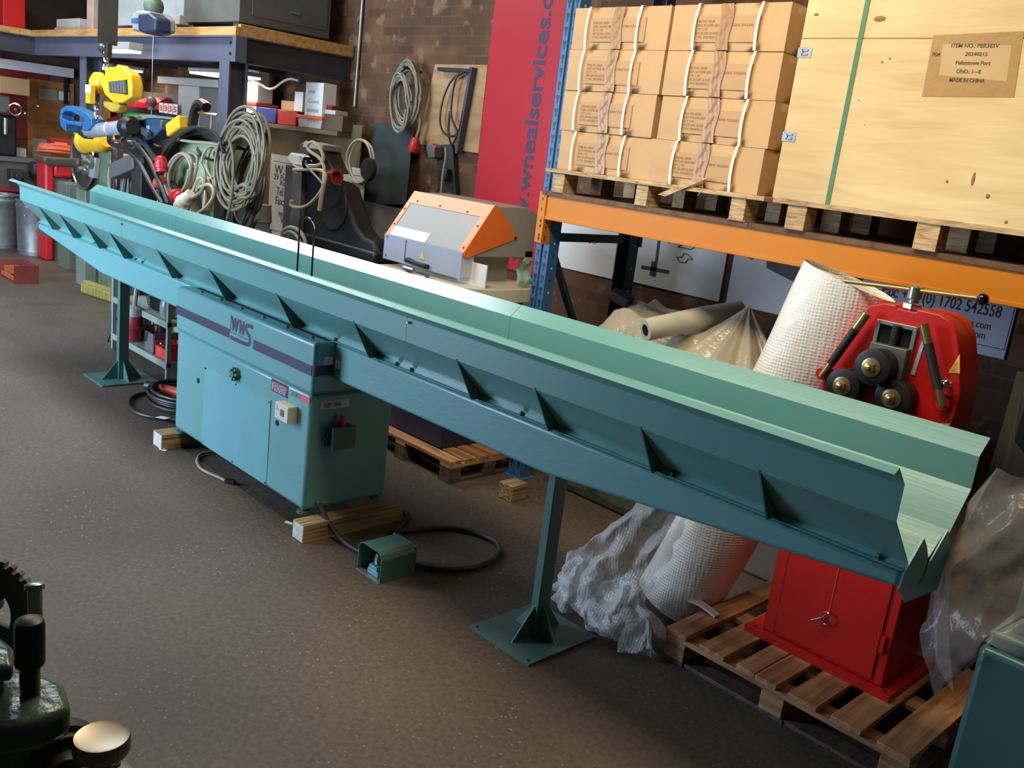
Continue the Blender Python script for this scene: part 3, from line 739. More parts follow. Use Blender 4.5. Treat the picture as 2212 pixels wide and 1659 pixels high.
for z in (2.595, 2.225):
    m = MB().box(-2.337, -2.267, KY-.002, KY, z-.022, z+.022).box(-2.336, -2.331, KY, KY+.05, z-.022, z+.022).box(-2.315, -2.285, KY-.006, KY-.002, z-.012, z-.004).box(-2.315, -2.285, KY-.006, KY-.002, z+.006, z+.014).box(-2.315, -2.309, KY-.006, KY-.002, z-.012, z+.014)
    build('corner_clip', m, galv, crate, bevel=.001)
m = MB(); rnd = random.Random(9)
for (x, z, rx, rz) in ((-1.98, 2.735, .028, .012), (-2.28, 2.757, .012, .006), (-1.55, 2.10, .007, .007), (-1.38, 2.06, .010, .010), (-1.29, 1.97, .008, .008), (-2.0, 2.40, .004, .004), (-1.95, 2.30, .003, .003), (-1.93, 2.56, .006, .006), (-1.90, 2.575, .005, .005), (-1.45, 2.12, .008, .03)):
    m.ball((x, KY+.0005, z), 1.0, 10, (rx, .0018, rz))
build('knot', m, mat('wood_knot', (150, 106, 66), 0.7, var=0.3, scale=80), crate)

# goods glimpsed above and behind the cartons
single('stored_box', MB().box(-3.45, -2.9, 4.50, 4.78, 1.9451, 2.905), white, 'white panel standing behind the top cartons', 'panel')

# ------------------------------------------------------------------ boards on the wall behind the rack
def board(x0, x1, z0, z1, lab, m_=white, t_=.012, name='wall_board', cat='sign board', y=WY-.001):
    o = thing(name, lab, cat, ((x0+x1)/2, y-t_/2, z0))
    build('panel', MB().box(x0, x1, y-t_, y, z0, z1), m_, o, bevel=.001)
    return o, y-t_
YB = WY-.013
q = lambda x, y: PY(x, y, YB)
b1, yb = board(-5.05, q(1322, 603).x, q(1322, 603).z, 1.62, 'white board on brick wall between the blue front and rear uprights')
m = MB(); a = q(1150+245*550/2212, 400+445*550/2212)
m.text('K R R  \u00b7 \u00b7 oo', (a.x-.04, yb-.0012, a.z-.005), (1, 0, 0), (0, 0, 1), .045, width=.40)
build('lettering', m, inkgrey, b1, smooth=False)
b2, yb = board(q(1338, 600).x, q(1552, 652).x, q(1552, 652).z, 1.75, 'white board with dark crossed bars and folded outline symbols under orange beam')
m = MB()
a, b_ = q(1423, 520), q(1413, 598); m.bar((a.x, yb-.001, a.z+.15), (b_.x, yb-.001, b_.z), .0022, .022, up=(1, 0, 0))
m.bar((q(1412, 565).x-.0, yb-.001, q(1412, 565).z), (q(1412, 565).x, yb-.001, q(1412, 597).z), .0022, .032, up=(1, 0, 0))
a, b_ = q(1393, 578), q(1445, 588); m.bar((a.x-.03, yb-.001, a.z), (b_.x, yb-.001, b_.z), .0022, .024)
a = q(1446, 522); m.bar((a.x, yb-.001, a.z+.12), (a.x, yb-.001, a.z-.01), .0022, .016, up=(1, 0, 0))
def outl(pts):
    P = [q(1150+x*550/2212, 400+y*550/2212) for x, y in pts]
    for u, v in zip(P, P[1:]+P[:1]): m.bar((u.x, yb-.001, u.z), (v.x, yb-.001, v.z), .002, .006, up=(.3, 0, 1))
outl([(1265, 535), (1330, 500), (1440, 525), (1375, 558)]); outl([(1255, 625), (1300, 625), (1315, 595), (1350, 600), (1395, 645), (1350, 640), (1330, 675), (1280, 665)])
build('symbol', m, inkgrey, b2, smooth=False)
b3, yb = board(q(1570, 640).x, -2.46, q(1580, 650).z-.02, 1.78, 'white board with dark angular shapes and red arrow, behind the bubble wrap roll')
m = MB(); Q = lambda x, y: q(1612+x*600/2212, 500+y*600/2212)
P = [Q(163, 225), Q(445, 270), Q(410, 375), Q(372, 398), Q(160, 290)]; m.prism([(v.x, v.z) for v in P], 'y', yb-.0014, yb-.0002)
P = [Q(500, 282), Q(795, 335), Q(740, 362), Q(640, 352)]; m.prism([(v.x, v.z) for v in P], 'y', yb-.0014, yb-.0002)
P = [Q(10, 210), Q(50, 200), Q(82, 215), Q(60, 218), Q(45, 228), Q(30, 216)]; m.m(1).prism([(v.x, v.z) for v in P], 'y', yb-.0014, yb-.0002)
build('symbol', m, [mat('plum_ink', (66, 48, 66), 0.5), redp], b3, smooth=False)
b4, yb = board(-2.38, q(2168, 777).x, q(2168, 777).z, 1.80, 'white sign with telephone and web lines behind the red roller machine', m_=mat('lilac_board', (188, 196, 216), 0.45))
m = MB(); ml_ = [MB(), MB(), MB()]; a, b_ = Q(1075, 480), Q(2035, 640)
ml_[0].text('Fax: +44 (0) 1702 542558', (a.x, yb-.0012, Q(1385, 545).z-.012), (1, 0, 0), (0, 0, 1), .088, width=b_.x-a.x, bold=.008)
e_ = Q(1940, 785); ml_[1].text('sales@wnealservices.com', (e_.x-.46, yb-.0012, e_.z), (1, 0, 0), (0, 0, 1), .058, width=.46)
e_ = Q(1895, 858); ml_[2].text('www.wnealservices.com', (e_.x-.43, yb-.0012, e_.z), (1, 0, 0), (0, 0, 1), .058, width=.43)
x1, z0 = Q(2055, 950).x, Q(2050, 945).z
m.box(-2.35, x1, yb-.001, yb-.0002, z0, z0+.004).box(x1-.004, x1, yb-.001, yb-.0002, z0, 1.79)
build('border_line', m, ink, b4, smooth=False)
for l_ in ml_: build('lettering', l_, ink, b4, smooth=False)

# ------------------------------------------------------------------ ring roller on its pallet
wp = thing('wooden_pallet', 'worn slatted timber pallet on floor under the red roller machine', 'pallet', (-1.41, 3.6, 0))
PX0, PX1, PY0, PY1 = -1.945, -0.885, 3.085, 3.95
sl = [(0, .098, -.01), (.135, .195, .0), (.255, .345, 0), (.36, .46, .0), (.535, .655, -.004), (.70, .80, 0), (.82, .89, 0), (.945, 1.06, 0)]
sl = [(0, .11), (.15, .275), (.325, .40), (.41, .50), (.545, .665), (.70, .77), (.78, .865), (.935, 1.06)]
sl = [(0, .105), (.17, .29), (.345, .43), (.435, .53), (.58, .70), (.755, .875), (.935, 1.06)]
rnd = random.Random(11)
for a, b_ in sl:
    build('deck_slat', MB().grid(lambda u, v, a=a, b_=b_: Vector((PX0+a+(b_-a)*u+.004*math.sin(v*9+a*30), PY0+rnd.uniform(-.003, .004)*(v in (0, 1))+v*(PY1-PY0), .144)), 1, 14) if False else
          MB().box(PX0+a, PX0+b_, PY0+rnd.uniform(-.006, .004), PY1, .122, .144), palletw, wp, bevel=.003)
for y0 in (PY0+.004, PY0+.38, PY1-.10):
    build('stringer_board', MB().box(PX0, PX1, y0, y0+.095, .100, .122), palletx, wp, bevel=.002)
    for x0 in (PX0+.004, (PX0+PX1)/2-.06, PX1-.105):
        build('block', MB().box(x0, x0+.10, y0, y0+.095, .018, .100), palletx, wp, bevel=.003)
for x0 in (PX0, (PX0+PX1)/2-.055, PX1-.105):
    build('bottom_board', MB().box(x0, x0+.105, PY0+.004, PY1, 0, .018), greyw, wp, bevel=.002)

build('bottom_board', MB().box(PX0+.11, PX1-.11, PY0+.01, PY0+.10, 0, .018), greyw, wp, bevel=.002)
v0_ = PZ(1508, 1312, .146)
single('foam_strip', MB().sheet([(v0_.x-.10+.20*i/8, .150+.018*math.sin(math.pi*i/8)) for i in range(9)], 'y', v0_.y-.02, v0_.y+.02, .010), mat('foam_white', (206, 204, 198), .6), 'short curved white foam strip on the left corner of pallet under red machine', 'foam strip')
rm = thing('ring_rolling_machine', 'bright red ring roller machine with three black rollers on timber pallet', 'machine', (-1.41, 3.55, .144))
build('base_plate', MB().box(-1.738, -1.095, 3.36, 3.80, .144, .174).m(1).cyl((-1.70, 3.385, .1742), (-1.70, 3.385, .1748), .009, n=10).cyl((-1.125, 3.385, .1742), (-1.125, 3.385, .1748), .009, n=10).cyl((-1.125, 3.72, .1742), (-1.125, 3.72, .1748), .009, n=10), [red, black], rm, bevel=.004)
build('pedestal', MB().box(-1.672, -1.142, 3.392, 3.70, .174, 1.16), red, rm, bevel=.006)
dr = build('door', MB().box(-1.615, -1.185, 3.385, 3.393, .19, 1.10), red, rm, bevel=.003)
build('door_gap', MB().box(-1.622, -1.178, 3.3905, 3.3922, .184, 1.105), reddk, rm, smooth=False)
build('hinge', MB().box(-1.190, -1.165, 3.376, 3.388, .315, .385).cyl((-1.188, 3.378, .31), (-1.188, 3.378, .392), .006, n=8), red, dr)
k = build('key', MB().tube([(-1.402+.020*math.cos(a), 3.366, .357+.026*math.sin(a)) for a in [2*math.pi*i/18 for i in range(18)]], .0035, 6, closed=True).cyl((-1.415, 3.368, .352), (-1.452, 3.352, .327), .006, n=8).ball((-1.417, 3.37, .350), .010, 8), bright, dr)
build('key_string', MB().cyl((-1.402, 3.381, .380), (-1.402, 3.381, .60), .0012, n=5), mat('pink_string', (226, 110, 110), 0.6), dr)
HY0, HY1 = 3.44, 3.62
ol = [(-1.64, 1.14), (-1.655, 1.27), (-1.615, 1.38), (-1.565, 1.55), (-1.535, 1.60), (-1.48, 1.622), (-1.43, 1.624), (-1.425, 1.612), (-1.355, 1.612), (-1.35, 1.624), (-1.27, 1.622), (-1.22, 1.603), (-1.19, 1.56), (-1.155, 1.45), (-1.135, 1.36), (-1.135, 1.27), (-1.16, 1.14)]
hd = build('head_casting', MB().prism(ol, 'y', HY0, HY1), red, rm, bevel=.018, seg=3)
build('slide_frame', MB().sheet([(-1.478, 1.30), (-1.478, 1.552), (-1.338, 1.552), (-1.338, 1.30)], 'y', HY0-.012, HY0+.002, .016).m(1).box(-1.472, -1.344, HY0-.002, HY0+.002, 1.30, 1.55), [steel, black_gl], hd, bevel=.002)
m = MB()
for i in range(12): m.lathe((-1.405, HY0-.012, 1.475+i*.0065), (0, 0, 1), [(.014, 0), (.018, .003), (.014, .0065)], 12)
build('lead_screw', m, darkiron, hd)
build('slide_block', MB().box(-1.478, -1.336, HY0-.045, HY0, 1.315, 1.475), mat('slide_grey', (104, 110, 104), 0.4, 0.4), hd, bevel=.003)
for (x, z, y0) in [(PY(a_, b_, yy_-.09).x, PY(a_, b_, yy_-.09).z, yy_) for a_, b_, yy_ in ((1881, 794, HY0-.045), (1818, 834, HY0), (1925, 861, HY0))]:
    r_ = build('roller', MB().lathe((x, y0, z), (0, -1, 0), [(.056, 0), (.066, .004), (.066, .02), (.060, .022), (.060, .027), (.066, .03), (.066, .05), (.055, .053), (.055, .058), (.068, .060), (.068, .082), (.058, .086)], 32), black, hd)
    build('roller_hub', MB().lathe((x, y0-.086, z), (0, -1, 0), [(.036, 0), (.036, .005), (.024, .008)], 24).lathe((x, y0-.094, z), (0, -1, 0), [(.021, 0), (.021, .013), (.017, .015)], 6).lathe((x, y0-.108, z), (0, -1, 0), [(.010, 0), (.010, .012), (.006, .015)], 12), brass, r_)
ln = (Vector((-1.13, 3.46, 1.700))-Vector((-1.752, 3.50, 1.672)))
lv0, lv1 = PY(1767, 600, 3.49), PY(2123, 646, 3.47)
lv = build('lever_rod', MB().cyl(lv0, lv1, .008, n=12), brass, rm)
for e_ in (lv0, lv1): build('ball_knob', MB().ball(e_, .021, 18), black_gl, lv)
m = MB().lathe((-1.39, 3.485, 1.612), (0, 0, 1), [(.016, 0), (.016, .006)], 12).lathe((-1.39, 3.485, 1.618), (0, 0, 1), [(.036, 0), (.036, .018), (.030, .022)], 6).lathe((-1.39, 3.485, 1.64), (0, 0, 1), [(.019, 0), (.019, .01), (.026, .016), (.026, .058), (.022, .062)], 18)
build('screw_head', m, steel, rm)
def grip(a, b_, yy):
    a, b_ = Vector((a[0], yy, a[1])), Vector((b_[0], yy, b_[1])); d = b_-a
    o = build('guide_handle', MB().cyl(a+d*.23, a+d*.79, .0165, n=14), rubber, rm)
    build('handle_ferrule', MB().cyl(a, a+d*.235, .0168, n=14), brass, o); build('handle_ferrule', MB().cyl(a+d*.785, b_, .0145, n=14).cyl(a+d*.9, a+d*.9+Vector((0, .046, 0)), .008, n=8), brass, o)
G_ = lambda x, y: (PY(1612+x*600/2212, 500+y*600/2212, 3.395).x, PY(1612+x*600/2212, 500+y*600/2212, 3.395).z)
grip(G_(962, 650), G_(600, 1155), 3.395)
grip(G_(1413, 740), G_(1562, 1390), 3.395)
build('steel_scale', MB().prism([(-1.322, 1.385), (-1.306, 1.383), (-1.296, 1.522), (-1.307, 1.524)], 'y', HY0-.003, HY0-.0005), mat('scale_strip', (170, 186, 196), 0.35), hd, smooth=False)
build('warning_sticker', MB().prism([(-1.192, 1.422), (-1.152, 1.430), (-1.168, 1.498)], 'y', HY0-.002, HY0-.0005), mat('warning_sticker', (226, 176, 90), 0.5, scale=60, var=0.3), hd, smooth=False)
build('instruction_sticker', MB().prism([(-1.205, 1.19), (-1.15, 1.21), (-1.142, 1.245), (-1.20, 1.228)], 'y', HY0-.002, HY0-.0005), mat('instruction_sticker', (222, 178, 96), 0.5, scale=70, var=0.25), hd, smooth=False)
build('clamp_screw', MB().cyl((-1.178, HY0, 1.388), (-1.178, HY0-.03, 1.388), .008, n=8).ball((-1.178, HY0-.035, 1.388), .016, 10).cyl((-1.195, HY0-.033, 1.388), (-1.160, HY0-.033, 1.388), .010, n=8), bright, hd)
for xl_, zl_ in ((-1.178, 1.312), (-1.652, 1.302)): build('handle_lug', MB().cyl((xl_, HY0+.03, zl_), (xl_, HY0-.028, zl_), .025, n=14), red, hd)
# ------------------------------------------------------------------ bubble wrap and film covered goods
rnd = random.Random(21)
br = thing('bubble_wrap_roll', 'tall roll of bubble wrap leaning between trough and red machine', 'bubble wrap', (-2.2, 3.45, 0))
P0, P1 = Vector((-2.16, 3.47, .06)), Vector((-1.725, 3.66, 1.66))
ax, ru, rv = frame(P1-P0); Lr = (P1-P0).length
def rollf(a, v):
    t = 2*math.pi*a; r_ = .185+.008*math.sin(3*t+5*v)+.006*math.sin(11*v+t)+.012*v
    return P0+ax*(v*Lr)+(ru*math.cos(t)+rv*math.sin(t))*r_
m = MB().grid(rollf, 40, 30)
m.lathe(P1-ax*.02, ax, [(.17, 0), (.12, .006), (.05, .0)], 24)
build('roll', m, bubble, br, ang=80)
# loose skirt of wrap spread from the roll down to the floor, left of it
def P3(x, y, yy): return PY(x, y, yy)
cor = [Vector((-2.06, 3.26, .98)), Vector((-2.20, 3.24, .72)), Vector((-2.40, 3.14, .38)), Vector((-2.56, 3.10, .20)), Vector((-2.52, 3.04, .08)), Vector((-2.36, 3.00, .015))]
inn = [Vector((-1.92, 3.29, .98)), Vector((-2.00, 3.25, .70)), Vector((-2.06, 3.22, .42)), Vector((-2.10, 3.18, .25)), Vector((-2.10, 3.12, .11)), Vector((-2.03, 3.02, .012))]
def lerpl(L_, t):
    k = min(len(L_)-2, int(t*(len(L_)-1))); u = t*(len(L_)-1)-k; return L_[k]*(1-u)+L_[k+1]*u
def skirt(a, v):
    p_ = lerpl(cor, v)*(1-a)+lerpl(inn, v)*a
    k = math.sin(math.pi*a)
    q_ = p_+Vector((0, -.05*k*(math.sin(14*a+4*v)*.5+.5)-.02*math.sin(17*v+9*a), .02*math.sin(13*a-7*v)*k*(v < .97)))
    e_ = min(1, 6*(1-v)+.1); nv_ = noise.noise_vector(q_*11)*.022+noise.noise_vector(q_*26)*.010
    return q_+nv_*e_
build('loose_sheet', MB().grid(skirt, 60, 70), bubble_thin, br, ang=90)
def puff(c, rx, ry, rz, sd):
    q = random.Random(sd); ph = [q.uniform(0, 6) for _ in range(6)]
    def f(a, v):
        t = 2*math.pi*a; h = math.pi*v*.5
        k = 1+.16*math.sin(3*t+ph[0]+4*v)+.12*math.sin(7*t+ph[1])+.09*math.sin(9*v+ph[2]+2*t)
        q_ = Vector((c[0]+rx*k*math.cos(t)*math.cos(h), c[1]+ry*k*math.sin(t)*math.cos(h), c[2]+rz*math.sin(h)*(1+.2*math.sin(4*t+ph[3]))))
        q_ += noise.noise_vector(q_*13)*.03+noise.noise_vector(q_*30)*.012; q_.z = max(.004, q_.z); return q_
    return MB().grid(f, 64, 24)
build('crumpled_end', puff((-2.20, 3.13, .004), .20, .12, .16, 1), bubble_thin, br, ang=90)
build('crumpled_end', puff((-2.46, 3.12, .004), .13, .10, .20, 2), bubble_thin, br, ang=90)
build('crumpled_end', puff((-2.03, 3.02, .004), .075, .06, .13, 3), bubble_thin, br, ang=90)

# a dark machine under film beneath the rack, and the heap on top
dm = thing('covered_machine', 'dark green machine under clear film on floor behind the right stand', 'machine', (-3.2, 4.55, 0))
build('body', MB().prism([(-3.62, 0), (-2.55, 0), (-2.55, .95), (-3.72, .95), (-3.72, .40)], 'y', 4.18, 4.80), mat('machine_dark_green', (58, 74, 64), 0.5, var=0.2), dm, bevel=.02)  # body in plain dark green
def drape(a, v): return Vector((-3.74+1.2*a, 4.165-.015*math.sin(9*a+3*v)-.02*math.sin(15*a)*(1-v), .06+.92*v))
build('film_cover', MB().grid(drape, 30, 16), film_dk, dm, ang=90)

def heap(x0, x1, y0, y1, zf, sd, amp=.03):
    q = random.Random(sd); ph = [q.uniform(0, 6) for _ in range(8)]
    def f(a, v):
        e_ = min(a, 1-a, v, 1-v)*4; e_ = min(1, e_)
        z = zf(a, v)*(0.35+.65*math.sqrt(max(0, e_)))+amp*e_*(math.sin(13*a+ph[0]+5*v)*.5+math.sin(23*v+ph[1]+6*a)*.35+math.sin(31*a-19*v+ph[2])*.3)
        return Vector((x0+(x1-x0)*a+.02*math.sin(8*v+ph[3]), y0+(y1-y0)*v+.02*math.sin(9*a+ph[4]), z))
    return MB().grid(f, 60, 40)
TB = .952
hp = thing('film_covered_goods', 'heap of cream goods under crumpled clear film beneath the orange beam', 'covered goods', (-3.2, 4.5, TB))
build('contents', heap(-3.74, -2.70, 4.16, 4.86, lambda a, v: TB+.17+.05*v-.03*a, 3, .012), mat('cream_goods', (206, 188, 156), 0.6, c2=(120, 112, 96), scale=9), hp, ang=60)
build('film_cover', heap(-3.78, -2.55, 4.12, 4.88, lambda a, v: TB+.205+.06*v-.03*a, 4, .035), film_cream, hp, ang=80)
m = MB(); q0 = PY(1340, 660, 4.45); m.obox((q0.x, 4.45, TB+.27), (.14, .10, .07), (1, .3, -.25), (0, 1, .1))
single('foam_block', m, rubber, 'black foam block lying on film heap beside the rear blue upright', 'foam block', bevel=.015)
# rolled white mat
a, b_ = PY(1394, 713, 4.06), PY(1600, 668, 4.62)
mt = thing('rolled_mat', 'rolled pale plastic sheet with open square end lying on film heap', 'roll', (a.x, a.y, a.z-.06))
d = b_-a; axm, um, vm = frame(d)
m = MB()
sp = []
for i in range(34):
    t = i*.55; r_ = .018+.0013*i; sp.append((r_*math.cos(t), r_*math.sin(t)))
m.lathe(a, d, [(.034, 0), (.060, 0), (.063, .03), (.062, d.length*.6), (.05, d.length)], 22)
m.m(1).lathe(a-axm*.001, d, [(.034, .0), (.022, .012), (.010, .03)], 8)
build('roll', m, [mat('mat_sheet', (206, 202, 184), 0.4, var=0.08), black], mt)
# pleated tent of film
pk = PY(1620, 655, 4.45)
def tent(a, v):
    ang = R(200)+a*R(160); rr_ = v*(.40+.05*math.sin(30*a)); z = pk.z-v**.85*(pk.z-1.0)
    return Vector((pk.x+rr_*math.cos(ang), pk.y+rr_*.85*math.sin(ang), z+.012*math.sin(60*a)*v))
single('pleated_film', MB().grid(tent, 90, 14), film_cream, 'pleated tent of clear film rising to a point left of the bubble wrap roll', 'plastic film', ang=70)
# support under the tent
single('covered_box', MB().box(-2.53, -1.95, 4.18, 4.75, 0, 1.0), mat('covered_box_dark', (96, 90, 80), 0.6), 'dark box under the pleated film tent', 'box', bevel=.02)

# dark film covered machine at the right, behind the red roller machine
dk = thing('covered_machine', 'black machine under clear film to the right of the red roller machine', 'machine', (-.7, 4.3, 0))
build('body', MB().box(-1.10, .6, 3.99, 4.75, 0, 1.34).box(-1.0, .6, 4.05, 4.7, 1.34, 1.50), mat('machine_black', (30, 32, 31), 0.5, var=0.2), dk, bevel=.03)  # body in plain near-black
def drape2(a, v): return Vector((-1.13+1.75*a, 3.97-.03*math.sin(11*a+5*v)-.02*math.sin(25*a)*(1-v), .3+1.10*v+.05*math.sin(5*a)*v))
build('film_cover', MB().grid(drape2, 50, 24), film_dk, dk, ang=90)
# green machine at the right edge with film over it
gm = thing('green_machine', 'shaded teal machine with film over it at the right edge of the photo', 'machine', (-.3, 3.0, 0))
GX, GY, GZ = -.685, 2.725, .80
build('body', MB().box(GX, .35, GY, 3.35, 0, GZ), mat('shaded_teal_paint', (60, 102, 102), 0.3, var=.05), gm, bevel=.02, seg=3)  # bench teal darkened, the shade on this machine put into its colour
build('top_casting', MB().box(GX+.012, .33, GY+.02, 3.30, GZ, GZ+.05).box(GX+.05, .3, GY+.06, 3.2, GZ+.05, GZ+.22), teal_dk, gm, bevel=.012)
q = [PY(2130, 1012, 2.86), PY(2212, 1010, 2.86)]
def cover(a, v):
    # from the ridge down over the front and left side
    top = Vector((-.80+.02*math.sin(7*a), 2.88, 1.275))*(1-a)+Vector((.2, 2.9, 1.27))*a
    bot = lerpl([Vector((-.80, 2.98, .50)), Vector((-.86, 2.76, .78)), Vector((-.76, 2.70, .58)), Vector((-.66, 2.69, .85)), Vector((-.45, 2.68, .79)), Vector((.2, 2.68, .77))], a)
    p_ = top*(1-v)+bot*v
    k = math.sin(math.pi*min(1, v*1.0))
    q_ = p_+Vector((-.10*k*(1-a)**2, -.05*k+.02*math.sin(18*a+6*v)*v, .02*math.sin(11*a-4*v)*k))
    return q_+noise.noise_vector(q_*7)*.03*min(1, 4*v)+noise.noise_vector(q_*17)*.010
build('film_cover', MB().grid(cover, 60, 36), film, gm, ang=80)
def cover2(a, v):
    p_ = Vector((-.80, 2.88, 1.275))*(1-v)+lerpl([Vector((-.80, 2.98, .50)), Vector((-.92, 3.06, .62)), Vector((-.80, 3.25, .75))], a)*v
    return p_+Vector((-.06*math.sin(math.pi*v)-.015*math.sin(14*a+5*v)*v, 0, 0))
build('film_cover', MB().grid(cover2, 24, 24), film, gm, ang=80)

# ------------------------------------------------------------------ chop saw on its pallet
sp_ = thing('wooden_pallet', 'dark timber pallet on floor under the orange and grey saw', 'pallet', (-4.4, 3.9, 0))
for k in range(6):
    y0 = 3.565+k*.118; build('deck_slat', MB().box(-4.95, -3.945, y0, y0+.095, .122, .144), palletx, sp_, bevel=.002)
for x0 in (-4.95, -4.50, -4.045):
    build('stringer_board', MB().box(x0, x0+.10, 3.565, 4.25, .10, .122), palletw, sp_)
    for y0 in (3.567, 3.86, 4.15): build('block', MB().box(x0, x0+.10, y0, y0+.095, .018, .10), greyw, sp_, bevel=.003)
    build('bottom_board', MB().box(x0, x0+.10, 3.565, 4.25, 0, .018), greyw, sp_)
saw = thing('cut_off_saw', 'grey cut-off saw with orange framed hood and clear guard behind the trough', 'saw', (-4.5, 3.95, .144))
build('pedestal', MB().box(-4.86, -4.16, 3.66, 4.24, .144, 1.10), navy_box, saw, bevel=.01)
build('table', MB().prism([(-4.95, 3.62), (-4.45, 3.62), (-4.10, 3.66), (-4.02, 3.80), (-4.02, 4.30), (-4.95, 4.30)], 'z', 1.10, 1.19), cream, saw, bevel=.006)
SX0, SX1 = -4.985, -4.195
hs = build('hood', MB().prism([(3.735, 1.385), (3.935, 1.672), (4.21, 1.68), (4.31, 1.635), (4.31, 1.36), (3.80, 1.36)], 'x', SX0, SX1), greyp, saw, bevel=.004)
build('rear_frame', MB().box(SX1-.05, SX1, 4.24, 4.31, 1.12, 1.40).box(SX0, SX0+.05, 4.24, 4.31, 1.12, 1.40), cream, saw)
# orange frame over the front slope and sides
def slope(u, v, off=.004):   # u along x 0..1, v up the slope 0..1
    n = Vector((0, -.82, .57)); return Vector((SX0-.004+(SX1-SX0+.008)*u, 3.712+.213*v, 1.378+.297*v))+n*off
def sl_quad(m, u0, u1, v0, v1, t_=.008):
    P = [slope(u0, v0, 0), slope(u1, v0, 0), slope(u1, v1, 0), slope(u0, v1, 0), slope(u0, v0, t_), slope(u1, v0, t_), slope(u1, v1, t_), slope(u0, v1, t_)]
    m.add(P, [(0, 3, 2, 1), (4, 5, 6, 7), (0, 1, 5, 4), (1, 2, 6, 5), (2, 3, 7, 6), (3, 0, 4, 7)])
m = MB(); sl_quad(m, 0, 1, .74, 1.0); sl_quad(m, 0, .05, .0, .75); sl_quad(m, .93, 1, .0, .75)
for xx in (SX0-.006, SX1+.001): m.prism([(3.705, 1.372), (3.92, 1.68), (3.95, 1.676), (4.14, 1.50), (4.13, 1.478), (3.76, 1.36), (3.72, 1.35)], 'x', xx, xx+.005)
of = build('hood_frame', m, orange, hs, smooth=False)
m = MB()
for (u, v) in ((.12, .80), (.42, .79), (.76, .78), (.025, .6), (.025, .25), (.965, .55), (.965, .1)):
    m.lathe(slope(u, v, .008), (0, -.82, .57), [(.008, 0), (.006, .004)], 8)
m.lathe((SX1+.006, 4.125, 1.488), (1, 0, 0), [(.011, 0), (.009, .005)], 8)
build('frame_rivet', m, reddk, of)
m = MB(); sl_quad(m, .05, .93, .02, .75, .004); build('window', m, pane, hs, smooth=False)
m = MB(); sl_quad(m, .04, .52, .02, .22, .007); build('deflector_plate', m, white, hs, smooth=False)
gd = build('clear_guard', MB().box(SX0, SX1, 3.700, 3.704, 1.225, 1.392).box(SX1-.004, SX1, 3.704, 3.80, 1.235, 1.375).box(SX0, SX0+.004, 3.704, 3.80, 1.235, 1.375), poly, saw, smooth=False)
m = MB()
for (x, z) in ((SX0+.03, 1.372), (SX0+.03, 1.25), (SX0+.235, 1.372), (SX0+.235, 1.25)): m.lathe((x, 3.7, z), (0, -1, 0), [(.008, 0), (.006, .004)], 8)
m.box(SX0+.232, SX0+.238, 3.697, 3.7, 1.255, 1.37)
build('guard_rivet', m, greydk, gd)
tri = build('warning_triangle', MB().prism([(-4.60, 1.285), (-4.545, 1.285), (-4.572, 1.335)], 'y', 3.697, 3.6995), mat('warning_yellow', (214, 196, 110), 0.5), gd, smooth=False)
build('grip', MB().prism([(-4.70, 1.245), (-4.49, 1.235), (-4.49, 1.262), (-4.62, 1.262), (-4.70, 1.275)], 'y', 3.66, 3.70), black, gd, bevel=.004)
build('saw_arm', MB().box(-4.90, -4.30, 3.80, 4.20, 1.19, 1.36), greyp, saw)
build('fence', MB().box(-4.32, -4.06, 3.79, 3.80, 1.19, 1.33), white, saw, bevel=.002)
build('clamp', MB().cyl((-4.62, 3.64, 1.19), (-4.62, 3.64, 1.225), .018, n=10).cyl((-4.66, 3.63, 1.215), (-4.56, 3.63, 1.215), .014, n=10).cyl((-4.42, 3.63, 1.19), (-4.42, 3.63, 1.21), .014, n=8), steel, saw)
q = PX(1105, 575, -4.03)
single('film_wrap', MB().grid(lambda a, v: Vector((-4.06+.02*math.sin(7*v), 4.06+.11*a, 1.195+.16*v+.01*math.sin(9*a))), 10, 12), mat('green_film', (150, 206, 190), 0.2, alpha=.8, bump=.4, bscale=20), 'scrap of green tinted film on the saw table', 'plastic film')

# wooden cube on the floor near the rack foot
q = PZ(1095, 1085, 0)
m = MB(); m.obox((-3.60, 3.78, .05), (.115, .135, .10), (1, .05, 0), (-.05, 1, 0))
single('wood_block', m, blockw, 'small wooden block on floor beside dark pallet near rack foot', 'wood block', bevel=.004)
# ------------------------------------------------------------------ mezzanine and what stands on it
MY = 3.99
mz = thing('mezzanine_platform', 'grey steel mezzanine with timber edged deck and square posts', 'mezzanine', (-10, 4.5, 0))
def ibeam_x(x0, x1, y, z0, z1, m_):
    m = MB().box(x0, x1, y+.045, y+.055, z0+.012, z1-.012).box(x0, x1, y, y+.10, z0, z0+.012).box(x0, x1, y, y+.10, z1-.012, z1)
    return m
build('front_beam', ibeam_x(-13.0, -7.72, MY, 2.475, 2.69, 0), beamgrey, mz, smooth=False)
m = MB().box(-7.76, -7.70, MY-.004, MY+.10, 2.475, 2.69)
for z in (2.54, 2.63): m.m(1).cyl((-7.785, MY-.004, z), (-7.785, MY-.02, z), .014, n=6); m.m(0)
build('beam_end_plate', m, [beamgrey, ink], mz)
m = MB().box(-7.77, -7.76, MY+.10, WY-.006, 2.487, 2.678).box(-7.81, -7.715, MY+.10, WY-.006, 2.475, 2.487).box(-7.81, -7.715, MY+.10, WY-.006, 2.678, 2.69)
build('side_beam', m, beamdark, mz, smooth=False)
m = MB().box(-13.01, -13.0, 2.0, WY-.006, 2.487, 2.678).box(-13.06, -12.95, 2.0, WY-.006, 2.475, 2.487).box(-13.06, -12.95, 2.0, WY-.006, 2.678, 2.69)
build('side_beam', m, beamdark, mz, smooth=False)
